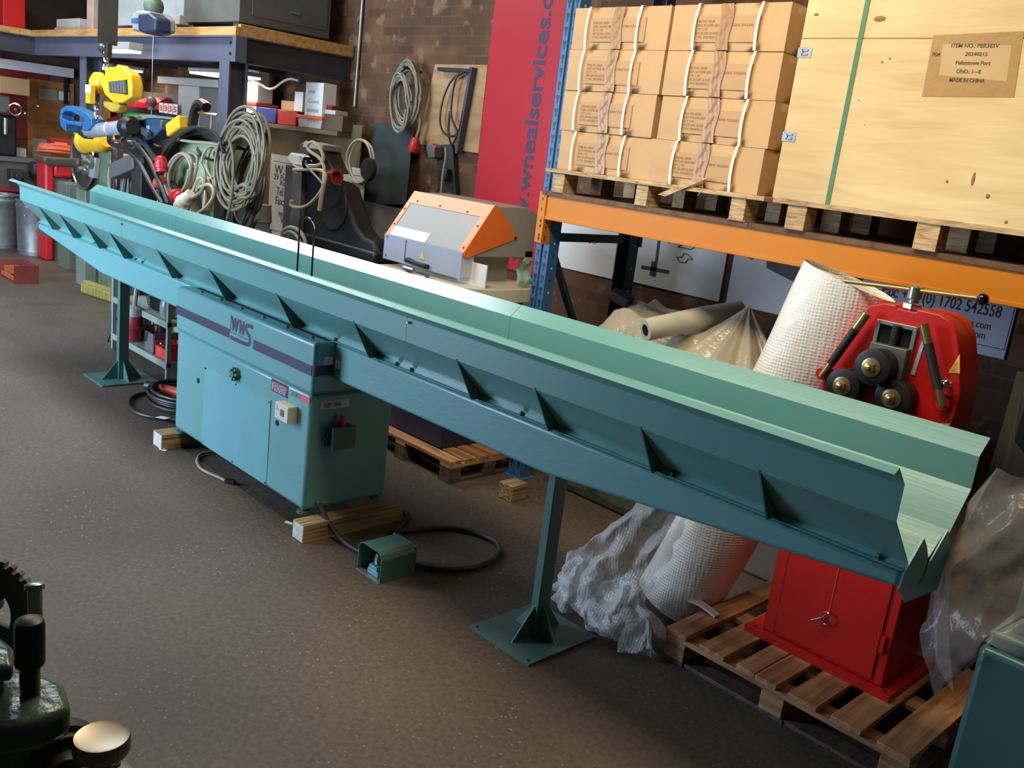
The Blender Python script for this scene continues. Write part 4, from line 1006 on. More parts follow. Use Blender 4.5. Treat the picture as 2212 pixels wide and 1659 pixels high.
def post(x, y): 
    m = MB().box(x-.09, x+.09, y, y+.012, 0, 2.475).box(x-.09, x+.09, y+.17, y+.182, 0, 2.475).box(x-.006, x+.006, y+.012, y+.17, 0, 2.475).box(x-.13, x+.13, y-.03, y+.21, 0, .015)
    build('post', m, beamgrey, mz, smooth=False)
post(-7.90, MY); post(-11.3, MY+.02)
for k in range(6): build('joist', MB().box(-12.4+k*.85, -12.35+k*.85, MY+.10, WY-.01, 2.50, 2.69), beamdark, mz, smooth=False)
build('deck', MB().box(-14.58, -7.74, MY+.02, WY-.005, 2.69, 2.722).box(-14.58, -13.05, 2.0, MY+.02, 2.69, 2.722), greyw, mz)
build('edge_timber', MB().box(-12.98, -7.72, MY+.0, MY+.045, 2.69, 2.765).box(-7.765, -7.72, MY+.045, WY-.01, 2.69, 2.79), edgew, mz, bevel=.003)
build('edge_timber', MB().box(-13.02, -12.98, 2.0, MY, 2.69, 2.765), edgew, mz, bevel=.003)
DZ = 2.7225
def rect(x0, y0, x1, y1, Y): 
    a, b = PY(x0, (y0+y1)/2, Y), PY(x1, (y0+y1)/2, Y); c, d = PY((x0+x1)/2, y0, Y), PY((x0+x1)/2, y1, Y)
    return a.x, b.x, d.z, c.z
# things on the deck
def cab_(name, lab, cat, x0, x1, y0, y1, z0, z1, m_, extra=None, bev=.006):
    o = thing(name, lab, cat, ((x0+x1)/2, (y0+y1)/2, z0)); build('body', MB().box(x0, x1, y0, y1, z0, z1), m_, o, bevel=bev)
    if extra: extra(o)
    return o
a = PX(730, 40, -7.86)
def gx(o):
    build('drawer_front', MB().box(-7.885, -7.878, 4.22, 4.98, DZ+.17, 3.5), greydk, o, bevel=.003)
    build('handle', MB().box(-7.878, -7.865, 4.60, 4.68, 2.98, 2.995), bright, o)
cab_('filing_cabinet', 'dark grey metal cabinet at mezzanine edge nearest brick wall', 'cabinet', -8.9, -7.885, 4.10, 5.02, DZ+.10, 3.5, mat('cabinet_grey', (92, 92, 84), 0.45), gx)
single('timber_skid', MB().box(-8.02, -7.92, 4.12, 5.0, DZ, DZ+.099), greyw, 'timber skid under the drawer side of dark grey cabinet on mezzanine', 'timber skid')
single('timber_skid', MB().box(-8.9, -8.8, 4.12, 5.0, DZ, DZ+.099), greyw, 'timber skid under dark grey cabinet, on the side by the pale housing', 'timber skid')
x0, x1, z0, z1 = rect(296, 0, 478, 22, 4.06)
o = cab_('machine_guard', 'pale grey metal housing on mezzanine deck beside dark grey cabinet', 'housing', -10.65, -8.93, 4.08, 4.9, 2.885, 3.4, mat('pale_housing', (150, 152, 150), 0.4))
build('lower_channel', MB().box(-10.65, -8.92, 4.04, 4.9, 2.80, 2.884), greyp, o, bevel=.004)
for xx in (-10.5, -9.05): build('foot', MB().box(xx-.04, xx+.04, 4.05, 4.15, DZ+.0, 2.80), greyp, o)
single('flat_bar', MB().box(-10.1, -9.14, 4.05, 4.078, DZ+.0, DZ+.012), steel, 'lower flat steel bar lying under pale grey housing on mezzanine', 'steel bar')
single('flat_bar', MB().box(-10.4, -9.25, 4.085, 4.11, DZ+.0, DZ+.04), steel, 'taller flat steel bar behind another under pale grey housing', 'steel bar')
x0, x1, z0, z1 = rect(243, 0, 273, 62, 4.15)
cab_('white_sheet', 'tall white panel on mezzanine behind the dark hanging strap', 'panel', x0, x1, 4.15, 4.25, DZ, 3.3, white)
x0, x1, z0, z1 = rect(273, 0, 297, 65, 4.12); cab_('grey_box_section', 'grey upright box section on mezzanine right of white panel', 'steel section', x0, x1, 4.14, 4.3, DZ, 3.3, greydk)
x0, x1, z0, z1 = rect(187, 0, 201, 65, 4.1); cab_('pink_board', 'pinkish board standing edge-on on mezzanine left of strap', 'board', x0, x1, 4.1, 4.7, DZ, 3.3, mat('pink_board', (176, 146, 130), 0.6))
x0, x1, z0, z1 = rect(210, 0, 222, 65, 4.1); cab_('green_board', 'thin sea-green board on mezzanine just left of strap', 'board', x0, x1, 4.1, 4.7, DZ, 3.3, mat('sea_green_board', (70, 130, 110), 0.5))
x0, x1, z0, z1 = rect(117, 49, 170, 68, 4.1)
cab_('flat_carton', 'lower flat beige box on mezzanine edge', 'box', x0, x1, 4.1, 4.5, DZ, DZ+.09, mat('beige_box', (150, 140, 128), 0.6))
cab_('flat_carton', 'upper flat beige box on mezzanine edge', 'box', x0+.05, x1-.02, 4.11, 4.5, DZ+.091, DZ+.185, mat('beige_box2', (168, 162, 150), 0.6))
# film sack
def sack(a, v):
    t = 2*math.pi*a; h = math.pi*(v-.5); k = 1+.15*math.sin(3*t+2)+.1*math.sin(5*t+6*v)
    return Vector((-11.75+.42*k*math.cos(t)*math.cos(h), 4.7+.2*k*math.sin(t)*math.cos(h), max(DZ+.002, DZ+.36+.36*math.sin(h))))
single('plastic_sack', MB().grid(sack, 30, 20), film, 'grey translucent plastic sack on mezzanine behind flat beige boxes', 'sack', ang=80)
def rx(o):
    build('film', MB().box(-13.9, -13.62, 3.692, 3.699, DZ+.05, 3.3), film, o, smooth=False)
    build('white_sticker', MB().box(-13.50, -13.36, 3.693, 3.699, DZ+.09, DZ+.22), paper, o, smooth=False)
q = PY(55, 48, 3.95)
cab_('red_cabinet', 'bright red cabinet on the mezzanine at the top left corner', 'cabinet', -14.5, q.x, 3.70, 3.95, 2.735, 3.5, red, rx)
single('board_stack', MB().box(-14.5, -13.04, 3.4, 3.985, DZ, 2.734), edgew, 'timber board under the red cabinet on mezzanine', 'board')

# lamps under and before the mezzanine
def lamp_fix(name, lab, x0, x1, y0, y1, z0, z1, pw):
    o = thing(name, lab, 'ceiling light', ((x0+x1)/2, (y0+y1)/2, z0)); build('housing', MB().box(x0, x1, y0, y1, z0+.02, z1), greyp, o, bevel=.004); build('diffuser', MB().box(x0+.02, x1-.02, y0+.01, y1-.01, z0, z0+.02), lampw, o)
    if pw: area(name+'_glow', ((x0+x1)/2, (y0+y1)/2, z0-.02), ((x0+x1)/2+.01, (y0+y1)/2, z0-1), .8*(x1-x0), .8*(y1-y0), pw, (1, .86, .68))
    return o
x0, x1, z0, z1 = rect(222, 80, 285, 105, 3.75)
lamp_fix('tube_light', 'short fluorescent fitting hanging against the grey mezzanine front beam', x0, x1, 3.72, 3.86, 2.50, 2.59, 0)
lamp_fix('tube_light', 'square light fitting under mezzanine just left of the near post', -9.6, -8.6, 4.45, 4.75, 2.40, 2.46, 16)
lamp_fix('tube_light', 'small pale light fitting under the far end of the mezzanine', -12.4, -11.4, 4.45, 4.75, 2.40, 2.46, 14)
q = PY(0, 0, 3)
lamp_fix('tube_light', 'long white fluorescent fitting near left wall under mezzanine', LX+.25, LX+.45, 2.8, 3.85, 2.40, 2.47, 12)

# hanging balancer
bl = thing('tool_balancer', 'yellow spring balancer hanging by chain from a dark strap', 'tool balancer', (-8.5, 3.3, 2.0))
BYY = 3.3
q = lambda x, y, Y=BYY: PY(x, y, Y)
build('strap', MB().bar(q(235, -40), q(232, 96), .010, .17, up=(0, 1, 0)), mat('dark_webbing', (62, 58, 48), 0.8), bl)
m = MB().obox(q(232, 104), (.10, .05, .09)).obox(q(226, 112), (.22, .05, .04), (1, 0, -.3)); build('clevis', m, darkiron, bl, bevel=.006)
m = MB()
for k in range(7):
    c = q(230, 100+k*7); u = Vector((1, 0, 0)) if k % 2 else Vector((0, 1, 0)); c = Vector((c.x, BYY, c.z))
    m.tube([c+u*.02*math.cos(t)+Vector((0, 0, .034*math.sin(t))) for t in [2*math.pi*i/12 for i in range(12)]], .007, 6, closed=True)
build('chain', m, bright, bl)
qf = lambda x, y: PY(x, y, BYY-.05)
ol = [qf(*p) for p in ((226, 146), (250, 143), (252, 138), (256, 143), (270, 150), (280, 160), (284, 185), (283, 210), (262, 222), (244, 222), (226, 205), (218, 185), (216, 172), (226, 165))]
ol = [(v.x, v.z) for v in ol]
hs_ = build('housing', MB().prism(ol, 'y', BYY-.05, BYY+.05), yellow, bl, bevel=.022, seg=3)
w0 = [qf(*p) for p in ((237, 177), (275, 172), (277, 205), (239, 199))]
build('drum_window', MB().prism([(v.x, v.z) for v in w0], 'y', BYY-.056, BYY-.045), black, hs_)
m = MB()
for k in range(6):
    a_, b_ = qf(241+k*6, 177.5-k*.6), qf(243+k*6, 199+k*.7); m.cyl((a_.x, BYY-.056, a_.z), (b_.x, BYY-.056, b_.z), .022, n=8)
build('drum', m, mat('drum_grey', (96, 98, 90), 0.45, 0.4), hs_)
h0 = q(221, 182); build('spring_case', MB().lathe((h0.x, BYY-.10, h0.z), (0, 1, 0), [(.05, 0), (.095, .03), (.10, .06), (.10, .10)], 18).obox((h0.x+.05, BYY-.12, h0.z-.10), (.10, .05, .16)), yellow, hs_, bevel=.004)
h1 = q(228, 197); build('white_tag', MB().obox((h1.x, BYY-.15, h1.z), (.13, .004, .07)), paper, hs_)
ol = [q(*p) for p in ((232, 220), (262, 222), (268, 230), (262, 240), (250, 243), (240, 236), (233, 232))]
build('hook_block', MB().prism([(v.x, v.z) for v in ol], 'y', BYY-.04, BYY+.05), mat('olive_yellow', (190, 160, 50), 0.45), bl, bevel=.012)
m = MB(); c_ = q(225, 212); m.obox((c_.x, BYY-.08, c_.z), (.09, .05, .06)); build('clamp_block', m, black, bl)
pts = [q(223, 218), q(224, 230), q(222, 242), q(226, 258)]
m = MB()
for k in range(6):
    c = Vector((q(224, 220+k*7).x, BYY-.06, q(224, 220+k*7).z)); u = Vector((1, 0, 0)) if k % 2 else Vector((0, 1, 0))
    m.tube([c+u*.018*math.cos(t)+Vector((0, 0, .034*math.sin(t))) for t in [2*math.pi*i/12 for i in range(12)]], .0065, 6, closed=True)
build('lower_chain', m, bright, bl)

# second, blue grey hoist with pull wire
ho = thing('tool_hoist', 'small grey and blue hoist unit with a thin pull wire and ball', 'hoist', (-8.0, 3.6, 2.6))
HYY = 3.7
q = lambda x, y: PY(x, y, HYY)
ol = [q(*p) for p in ((308, 32), (322, 26), (342, 28), (352, 40), (352, 68), (330, 76), (308, 70))]
hb = build('housing', MB().prism([(v.x, v.z) for v in ol], 'y', HYY-.10, HYY+.12), greyp, ho, bevel=.02)
ol = [q(*p) for p in ((328, 36), (352, 32), (366, 44), (366, 72), (345, 78), (328, 72))]
build('motor_cover', MB().prism([(v.x, v.z) for v in ol], 'y', HYY-.13, HYY+.02), mat('hoist_blue_dark', (44, 52, 72), 0.45), hb, bevel=.02)
a_, b_ = q(308, 44), q(327, 54); build('blue_band', MB().box(a_.x, b_.x, HYY-.104, HYY-.09, b_.z, a_.z), mat('hoist_band', (52, 96, 150), 0.4), hb)
build('hanger', MB().cyl(q(337, -30), q(333, 30), .045, n=10).ball(q(332, 14), .09, 12), oldgreen, ho)
build('pull_wire', MB().cyl(q(331, 76), q(327, 250), .004, n=6), galv, ho)
build('wire_ball', MB().ball(q(328, 219), .05, 14).cyl(q(327, 227), q(327, 238), .032, n=10), mat('ball_brown', (120, 92, 88), 0.4), ho)

# hydraulic cutter hanging below the balancer
hc = thing('hydraulic_cutter', 'blue handled hydraulic cutter with chrome cylinder and two hoses', 'cutter', (-8.9, 3.3, 1.6))
q = lambda x, y, Y=3.3: PY(x, y, Y)
outer = [q(*p) for p in ((146, 250), (150, 238), (160, 231), (172, 230), (205, 246), (216, 256), (218, 270), (212, 282), (196, 284), (196, 272), (205, 266), (202, 258), (166, 242), (154, 244), (150, 254), (160, 262), (195, 270), (195, 276), (150, 268))]
ol = [q(*p) for p in ((147, 256), (150, 238), (160, 231), (172, 230), (206, 247), (217, 258), (217, 274), (210, 284), (196, 284), (198, 268), (204, 262), (200, 257), (172, 243), (158, 242), (151, 250), (152, 258), (168, 263), (196, 266), (194, 275), (160, 269), (160, 285), (150, 275))]
build('handle', MB().prism([(v.x, v.z) for v in ol], 'y', 3.22, 3.34), bluep, hc, bevel=.006)
a_, b_ = q(188, 284), q(276, 274)
build('cylinder', MB().lathe(a_, b_-a_, [(.05, 0), (.055, .05), (.062, .06), (.062, .55), (.052, .56), (.062, .60), (.062, (b_-a_).length)], 20), chrome, hc)
build('end_cap', MB().lathe(q(272, 275), b_-a_, [(.08, 0), (.088, .02), (.088, .12), (.06, .15)], 18), black, hc)
build('jaw', MB().obox(q(186, 282), (.16, .10, .12), (1, 0, -.2)), darkiron, hc, bevel=.012)
for (pa, nm) in ((((238, 292), (236, 305), (244, 312), (256, 315)), 0), (((268, 290), (266, 304), (276, 310), (287, 311)), 1)):
    build('hose_elbow', MB().tube([q(*p) for p in pa], .026, 8, smooth=2), bright, hc)
build('hose', MB().tube([q(*p) for p in ((255, 315), (275, 322), (300, 350), (318, 385), (335, 415), (350, 440))], .018, 8, smooth=2), cable_k, hc)
build('hose', MB().tube([q(*p) for p in ((286, 311), (305, 320), (325, 350), (340, 385), (352, 410), (362, 440))], .018, 8, smooth=2), cable_k, hc)

# small blue bandsaw head with yellow grip
bs = thing('portable_bandsaw', 'dark blue bandsaw head with yellow grip above the cable coils', 'saw', (-7.9, 3.5, 1.5))
q = lambda x, y, Y=3.5: PY(x, y, Y)
ol = [q(*p) for p in ((315, 272), (325, 260), (345, 252), (360, 253), (369, 264), (367, 282), (350, 298), (325, 308), (310, 310), (312, 292))]
b0 = build('guard', MB().prism([(v.x, v.z) for v in ol], 'y', 3.42, 3.56), bluedk, bs, bevel=.012)
ol = [q(*p) for p in ((314, 270), (325, 258), (345, 251), (361, 252), (366, 258), (345, 258), (328, 264), (318, 275))]
build('guard_rim', MB().prism([(v.x, v.z) for v in ol], 'y', 3.39, 3.57), mat('rim_greygreen', (128, 138, 132), 0.45), bs, bevel=.004)
build('badge', MB().prism([(v.x, v.z) for v in [q(*p) for p in ((334, 284), (338, 274), (344, 273), (344, 282), (339, 287))]], 'y', 3.412, 3.42), mat('pale_blue_badge', (130, 176, 220), 0.4), b0)
build('grip', MB().bar(q(368, 283), q(396, 263), .11, .085, up=(0, 1, 0)), yellow, bs, bevel=.015)
c_ = q(324, 281); build('adjuster', MB().lathe((c_.x, 3.36, c_.z), (0, 1, 0), [(.05, 0), (.05, .05), (.03, .06)], 14).bar(q(306, 280, 3.38), q(322, 292, 3.38), .03, .05), steel, b0)
build('arm', MB().bar(q(316, 305), q(306, 350), .14, .14, up=(0, 1, 0)), mat('faded_blue', (84, 112, 158), 0.45), bs, bevel=.01)
build('base', MB().bar(q(300, 345), q(330, 335), .16, .18, up=(0, 1, 0)).box(q(320, 340).x-.12, q(320, 340).x+.10, 3.40, 3.60, 0, q(320, 340).z), darkiron, bs, bevel=.008)
# steel strip leaning in front
build('blade_strip', MB().bar(q(295, 286, 3.38), q(338, 348, 3.38), .004, .05, up=(0, 1, 0)), steel, bs)

# green bandsaw machine with yellow motor
gb = thing('bandsaw_machine', 'old green bandsaw with yellow motor and dark blade wheel', 'saw', (-10.2, 3.8, 0))
q = lambda x, y, Y=3.76: PY(x, y, Y)
x0, x1 = q(213, 400).x, q(262, 400).x
build('column', MB().box(x0, x1, 3.76, 3.97, 0, q(238, 330).z), oldgreen, gb, bevel=.02)
build('side_column', MB().box(q(166, 420).x, q(186, 420).x, 3.75, 3.88, 0, q(176, 355).z), mat('grey_green', (112, 124, 108), 0.5), gb, bevel=.01)
c_ = q(184, 342); wr = .325
build('blade_wheel', MB().lathe((c_.x, 3.73, c_.z), (0, 1, 0), [(wr, 0), (wr, .05)], 28), darkiron, gb)
build('wheel_rim', MB().tube([(c_.x+wr*math.cos(t), 3.73, c_.z+wr*math.sin(t)) for t in [2*math.pi*i/32 for i in range(32)]], .014, 6, closed=True), steel, gb)
a_, b_ = q(184, 308), q(232, 300)
mo = build('motor', MB().lathe(a_, b_-a_, [(.11, 0), (.125, .02), (.125, .10), (.115, .11), (.125, .12), (.125, (b_-a_).length*.8), (.08, (b_-a_).length)], 20), yellow, gb)
build('motor_cowl', MB().prism([(v.x, v.z) for v in [q(*p) for p in ((174, 288), (198, 292), (202, 305), (190, 303), (182, 300))]], 'y', 3.68, 3.88), mat('dull_yellow', (178, 162, 84), 0.5), gb, bevel=.006)
pp = [q(*p) for p in ((212, 346), (219, 342), (217, 384), (200, 380))]
pp = [q(*p) for p in ((186, 334), (218, 342), (213, 386), (196, 380))]
pl_ = build('front_plate', MB().prism([(v.x, v.z) for v in pp], 'y', 3.705, 3.758), mat('worn_alloy', (176, 178, 170), 0.4, 0.3), gb, bevel=.004)
for (x, y, r_) in ((200, 350, .075), (190, 367, .065)):
    c_ = q(x, y, 3.71); build('hand_knob', MB().lathe((c_.x, 3.705, c_.z), (0, -1, 0), [(r_, 0), (r_, .04), (.03, .05), (.03, .10)], 14), steel, gb)
build('blade_arm', MB().bar(q(112, 350), q(182, 352), .10, .16, up=(0, 1, 0)), mat('brown_iron', (72, 58, 50), 0.5), gb, bevel=.03)
build('power_lead', MB().tube([q(*p) for p in ((255, 325), (240, 345), (234, 380), (236, 410), (246, 430))], .012, 6, smooth=2), cable_g, gb)

# rack of steel offcuts
ra = thing('offcut_rack', 'narrow rack of steel bars and clamps between bandsaw and cable cabinet', 'rack', (-8.4, 3.6, 0))
q = lambda x, y, Y=3.6: PY(x, y, Y)
build('timber_post', MB().box(q(253, 400).x, q(261, 400).x, 3.55, 3.62, 0, q(257, 302).z), mat('reddish_timber', (120, 96, 84), 0.6), ra)
build('back_board', MB().box(q(262, 380).x, q(318, 380).x, 3.70, 3.72, .4, q(290, 306).z), mat('pale_rack', (150, 142, 132), 0.6, c2=(70, 66, 62), scale=20), ra)
build('guard_bar', MB().box(q(262, 400).x, q(266, 400).x, 3.50, 3.54, .8, q(262, 322).z), bright, ra)
build('cast_block', MB().bar(q(266, 372, 3.5), q(318, 350, 3.5), .14, .26, up=(0, 1, 0)), greydk, ra, bevel=.012)
rnd = random.Random(31)
for k in range(30):
    a_ = q(264+rnd.uniform(0, 76), 378+rnd.uniform(-26, 34), 3.48+.009*k); b_ = Vector((a_.x-rnd.uniform(-.1, .30), a_.y, .75+rnd.uniform(0, .2)))
    build('steel_bar', MB().cyl(a_, b_, rnd.uniform(.010, .022), n=8), [steel, galv, darkiron][k % 3], ra)

# cable cabinet and coils
cc = thing('cable_cabinet', 'pale green steel cabinet carrying coils of cable beside mezzanine post', 'cabinet', (-7.1, 3.7, 0))
build('body', MB().box(-7.72, -7.06, 3.52, 3.92, 0, 1.785), palegreen, cc, bevel=.008)
q = lambda x, y, Y=3.51: PY(x, y, Y)
for (x, y) in ((428, 327), (464, 337)):
    c_ = q(x, y); build('slot', MB().obox((c_.x, 3.519, c_.z), (.10, .006, .035), (1, 0, -.55)), mat('shadow_slot', (60, 74, 52), 0.6), cc, smooth=False)
    build('hook', MB().cyl((c_.x, 3.52, c_.z-.04), (c_.x, 3.42, c_.z-.02), .012, n=8), steel, cc)
c_ = PY(488, 400, 3.56)
build('cable_post', MB().box(c_.x-.035, c_.x+.035, 3.54, 3.60, 0, 1.86), darkiron, cc, bevel=.004)
e_ = PY(528, 300, 3.52)
build('cable_arm', MB().cyl((c_.x, 3.57, 1.78), (e_.x+.06, 3.52, 1.80), .016, n=8).cyl((e_.x-.02, 3.54, 1.79), (e_.x-.02, 3.36, 1.82), .014, n=8), darkiron, cc)
rnd = random.Random(77)
def coil(name, lab, px, py, Y, rx_, rz_, loops, r_, m_, seed, tilt=0.0, jit=.12, tail=None, plug=None, drift=(0, -.06, 0)):
    o = thing(name, lab, 'cable', q(px, py, Y)); rr = random.Random(seed)
    c_ = PY(px, py, Y); u = Vector((math.cos(tilt), 0, math.sin(tilt))); v = Vector((-math.sin(tilt), 0, math.cos(tilt)))
    build('coil', MB().tube(coil_pts(c_, u, v, rx_, rz_, loops, 20, jit, drift, rr), r_, 6, smooth=1), m_, o)
    if tail: build('tail', MB().tube([PY(x, y, Y-.07) for x, y in tail], r_, 6, smooth=2), m_, o)
    if plug:
        for (x0, y0, x1, y1, rr_, pm) in plug:
            a_, b_ = PY(x0, y0, Y-.1), PY(x1, y1, Y-.1); d = b_-a_; L_ = d.length
            build('plug', MB().lathe(a_, d, [(rr_*.6, 0), (rr_*.75, .05*L_), (rr_*.75, .35*L_), (rr_, .4*L_), (rr_, .62*L_), (rr_*1.18, .64*L_), (rr_*1.18, .72*L_), (rr_, .74*L_), (rr_*.95, L_)], 14), pm, o)
    return o
coil('cable_coil', 'big hank of grey cable hanging at the right corner of green cabinet', 528, 350, 3.44, .25, .30, 22, .0115, mat('cable_olive', (122, 116, 92), 0.5), 3, tilt=-.75, jit=.36,
     tail=[(497, 305), (505, 345), (503, 400), (498, 440), (490, 475)])
coil('cable_coil', 'loose dark hank hanging below the big grey hank of cable', 522, 420, 3.55, .17, .32, 11, .011, mat('cable_darkolive', (82, 82, 72), 0.5), 8, tilt=-.4, jit=.25, drift=(0, .06, 0))
coil('cable_coil', 'pale grey cable coil lying against front of green cabinet', 398, 378, 3.42, .26, .16, 6, .013, cable_g, 4, tilt=.5, jit=.13,
     tail=[(432, 352), (445, 375), (440, 410), (420, 425), (408, 432)], plug=[(412, 418, 388, 446, .055, mat('white_plug', (226, 216, 190), 0.45))])
coil('cable_coil', 'small tan rope-like coil at foot of green cabinet front', 440, 440, 3.42, .11, .20, 6, .013, cable_t, 6, tilt=-.3, jit=.2, tail=[(430, 405), (455, 395), (465, 420), (445, 450), (410, 470)])
kh = thing('cable_coil', 'thick black cable hank draped in arcs over top left of green cabinet', 'cable', q(400, 312))
rr = random.Random(91)
for g_ in range(4):
    m = MB()
    for k in range(5):
        t_ = (k*4+g_)/20.0; e_ = lambda s_: rr.uniform(-s_, s_); Yc = 3.36+.018*(k*4+g_)
        o_ = [(340, 378), (346, 338), (370, 300), (408, 275), (448, 279), (474, 300), (482, 326)]; n_ = [(378, 362), (386, 338), (402, 318), (424, 306), (446, 306), (460, 314), (468, 330)]
        P_ = [(a_[0]*(1-t_)+b_[0]*t_+e_(5), a_[1]*(1-t_)+b_[1]*t_+e_(5)) for a_, b_ in zip(o_, n_)]
        m.tube([PY(x, y, Yc) for x, y in P_], .012, 6, smooth=2)
    build('strand', m, [cable_k, rubber, cable_k, mat('cable_darkgrey', (70, 69, 66), .4)][g_], kh)
a_, b_ = PY(347, 338, 3.33), PY(350, 372, 3.33); d = b_-a_; L_ = d.length
build('plug', MB().lathe(a_, d, [(.035, 0), (.048, .02), (.048, .35*L_), (.056, .4*L_), (.056, .75*L_), (.05, .77*L_), (.05, L_)], 14), redp, kh)
coil('cable_coil', 'hank of cable with red plug lying low beside green cabinet', 372, 425, 3.44, .17, .13, 4, .012, cable_k, 12, tilt=-.6, jit=.2, plug=[(374, 420, 392, 430, .06, redp), (352, 385, 340, 400, .045, mat('salmon_plug', (196, 86, 74), 0.45))])
coil('cable_coil', 'thin loop of cable draped from black hank to the big grey hank', 468, 352, 3.47, .14, .12, 2, .011, cable_t, 13, tilt=.2, jit=.1, tail=[(375, 300), (410, 306), (450, 308), (482, 314)])

# trolley shelf seen behind the far stand
ts = thing('shelf_trolley', 'grey green two-shelf steel trolley behind the far stand', 'trolley', (-7.05, 3.2, 0))
tp = mat('trolley_paint', (128, 142, 132), 0.5, var=0.12)
TX0, TX1, TY0, TY1 = -7.75, -6.66, 2.995, 3.42
build('shelf', MB().box(TX0, TX1, TY0, TY1, .10, .13).box(TX0, TX1, TY0-.003, TY0, .085, .135), tp, ts)
s2z = PY(345, 690, TY0).z
build('shelf', MB().box(TX0, TX1, TY0, TY1, s2z-.03, s2z).box(TX0, TX1, TY0-.003, TY0, s2z-.045, s2z+.005), tp, ts)
for x in (TX0, TX1-.03):
    for y in (TY0, TY1-.03): build('leg', MB().box(x, x+.03, y, y+.03, 0, .80), tp, ts)
def canp(o): pass
q = lambda x, y, Y: PY(x, y, Y)
a_, b_ = q(333, 745, 3.2), q(351, 692, 3.2)
wd = thing('oil_can', 'blue and white oil can with yellow shield on trolley lower shelf', 'can', (a_.x, 3.22, .131))
cx0, cx1 = a_.x, a_.x+.16; cz1 = .131+.24
build('body', MB().box(cx0, cx1, 3.17, 3.27, .131, cz1), mat('can_white', (200, 204, 208), 0.4), wd, bevel=.008)
bl_ = build('blue_label', MB().box(cx0+.02, cx1-.012, 3.166, 3.17, .14, cz1-.01), mat('can_blue', (42, 52, 150), 0.4), wd, smooth=False)
build('shield', MB().prism([(cx0+.035, cz1-.12), (cx0+.08, cz1-.16), (cx0+.125, cz1-.12), (cx0+.125, cz1-.03), (cx0+.08, cz1-.02), (cx0+.035, cz1-.03)], 'y', 3.163, 3.1665), yellow, wd, smooth=False)
build('lettering', MB().text('WD-40', (cx0+.042, 3.162, cz1-.085), (1, 0, 0), (0, 0, 1), .035, width=.076, bold=.03), mat('can_ink', (30, 34, 70), 0.5), wd, smooth=False)
bk = thing('tote_bin', 'dark grey bin with wire handle on trolley lower shelf', 'bin', (-7.2, 3.15, .131))
x0, x1 = q(293, 740, 3.02).x, q(333, 755, 3.02).x
build('tub', MB().sheet([(x0+.02, .30), (x0+.035, .133), (x1-.02, .133), (x1, .30)], 'y', 3.02, 3.22, .005).box(x0+.035, x1-.02, 3.02, 3.025, .133, .29).box(x0+.035, x1-.02, 3.215, 3.22, .133, .29), greydk, bk, smooth=False)
build('wire_handle', MB().tube([(x0+.02, 3.01, .295), (x0+.05, 3.005, .22), (x0+.2, 3.005, .20), (x0+.24, 3.01, .285)], .006, 6, smooth=1), bright, bk)
rb = thing('parts_tray', 'red tray of shiny sockets on trolley lower shelf near the cabinet', 'tray', (-6.85, 3.1, .131))
x0, x1 = q(334, 760, 3.02).x, TX1-.04
build('tray', MB().sheet([(x0, .25), (x0+.02, .133), (x1-.01, .133), (x1, .27)], 'y', 3.02, 3.2, .006).box(x0+.02, x1-.01, 3.02, 3.026, .133, .22).box(x0+.02, x1-.01, 3.19, 3.2, .133, .25), mat('tray_red', (206, 60, 56), 0.4), rb, smooth=False)
rnd = random.Random(4)
for k in range(9):
    c_ = Vector((x0+.04+(x1-x0-.08)*rnd.random(), 3.04+.12*rnd.random(), .215)); build('socket', MB().cyl(c_, c_+Vector((rnd.uniform(-.03, .03), rnd.uniform(-.05, .0), .02)), .014, n=10), bright, rb)
mb_ = thing('mesh_basket', 'black wire mesh basket on trolley upper shelf', 'basket', (-7.1, 3.2, s2z))
x0, x1 = q(318, 655, 3.1).x, q(356, 670, 3.1).x
m = MB()
for k in range(11):
    x = x0+.03+(x1-x0-.03)*k/10; m.cyl((x-.004*(10-k)*.6, 3.08, s2z+.13), (x, 3.10, s2z+.005), .003, n=5)
for k in range(6): m.cyl((x0+.03-.02*k/5, 3.10-.004*k, s2z+.006+k*.022), (x1, 3.10-.004*k, s2z+.006+k*.022), .003, n=5)
m.m(0).box(x0+.03, x1, 3.11, 3.3, s2z+.003, s2z+.10)
build('mesh', m, black, mb_)
build('rim', MB().cyl((x0-.03, 3.075, s2z+.135), (x1, 3.075, s2z+.135), .006, n=6), galv, mb_)
single('grey_flask', MB().lathe((q(358, 670, 3.06).x, 3.08, s2z), (0, 0, 1), [(.05, 0), (.062, .04), (.064, .09), (.055, .14), (.03, .17)], 18), mat('flask_green', (110, 130, 122), 0.25), 'rounded grey green flask on trolley upper shelf', 'flask')
# big red plug hanging at the trolley end
pg = thing('red_plug', 'big red industrial plug with grey collar hanging behind the far stand', 'plug', (-7.55, 3.0, .25))
a_, b_ = q(291, 660, 2.96), q(288, 735, 2.96); d = b_-a_; L_ = d.length
build('plug_body', MB().lathe(a_+d*.28, d, [(.055, 0), (.075, .03), (.075, L_*.25), (.085, L_*.26), (.085, L_*.34), (.072, L_*.36), (.066, L_*.72)], 18), mat('maroon_plug', (140, 40, 52), 0.4), pg)
build('collar', MB().lathe(a_, d, [(.03, 0), (.062, .02), (.066, L_*.28)], 16), greyp, pg)
build('lead', MB().tube([a_, q(293, 640, 2.96), q(296, 615, 2.98), (q(296, 600, 3.0))], .018, 8, smooth=1), cable_g, pg)
single('white_board_offcut', MB().box(q(276, 640, 3.45).x, q(301, 640, 3.45).x, 3.45, 3.47, .45, 1.05), mat('pale_pink_board', (214, 206, 208), 0.5), 'pale board standing behind the far stand', 'board')

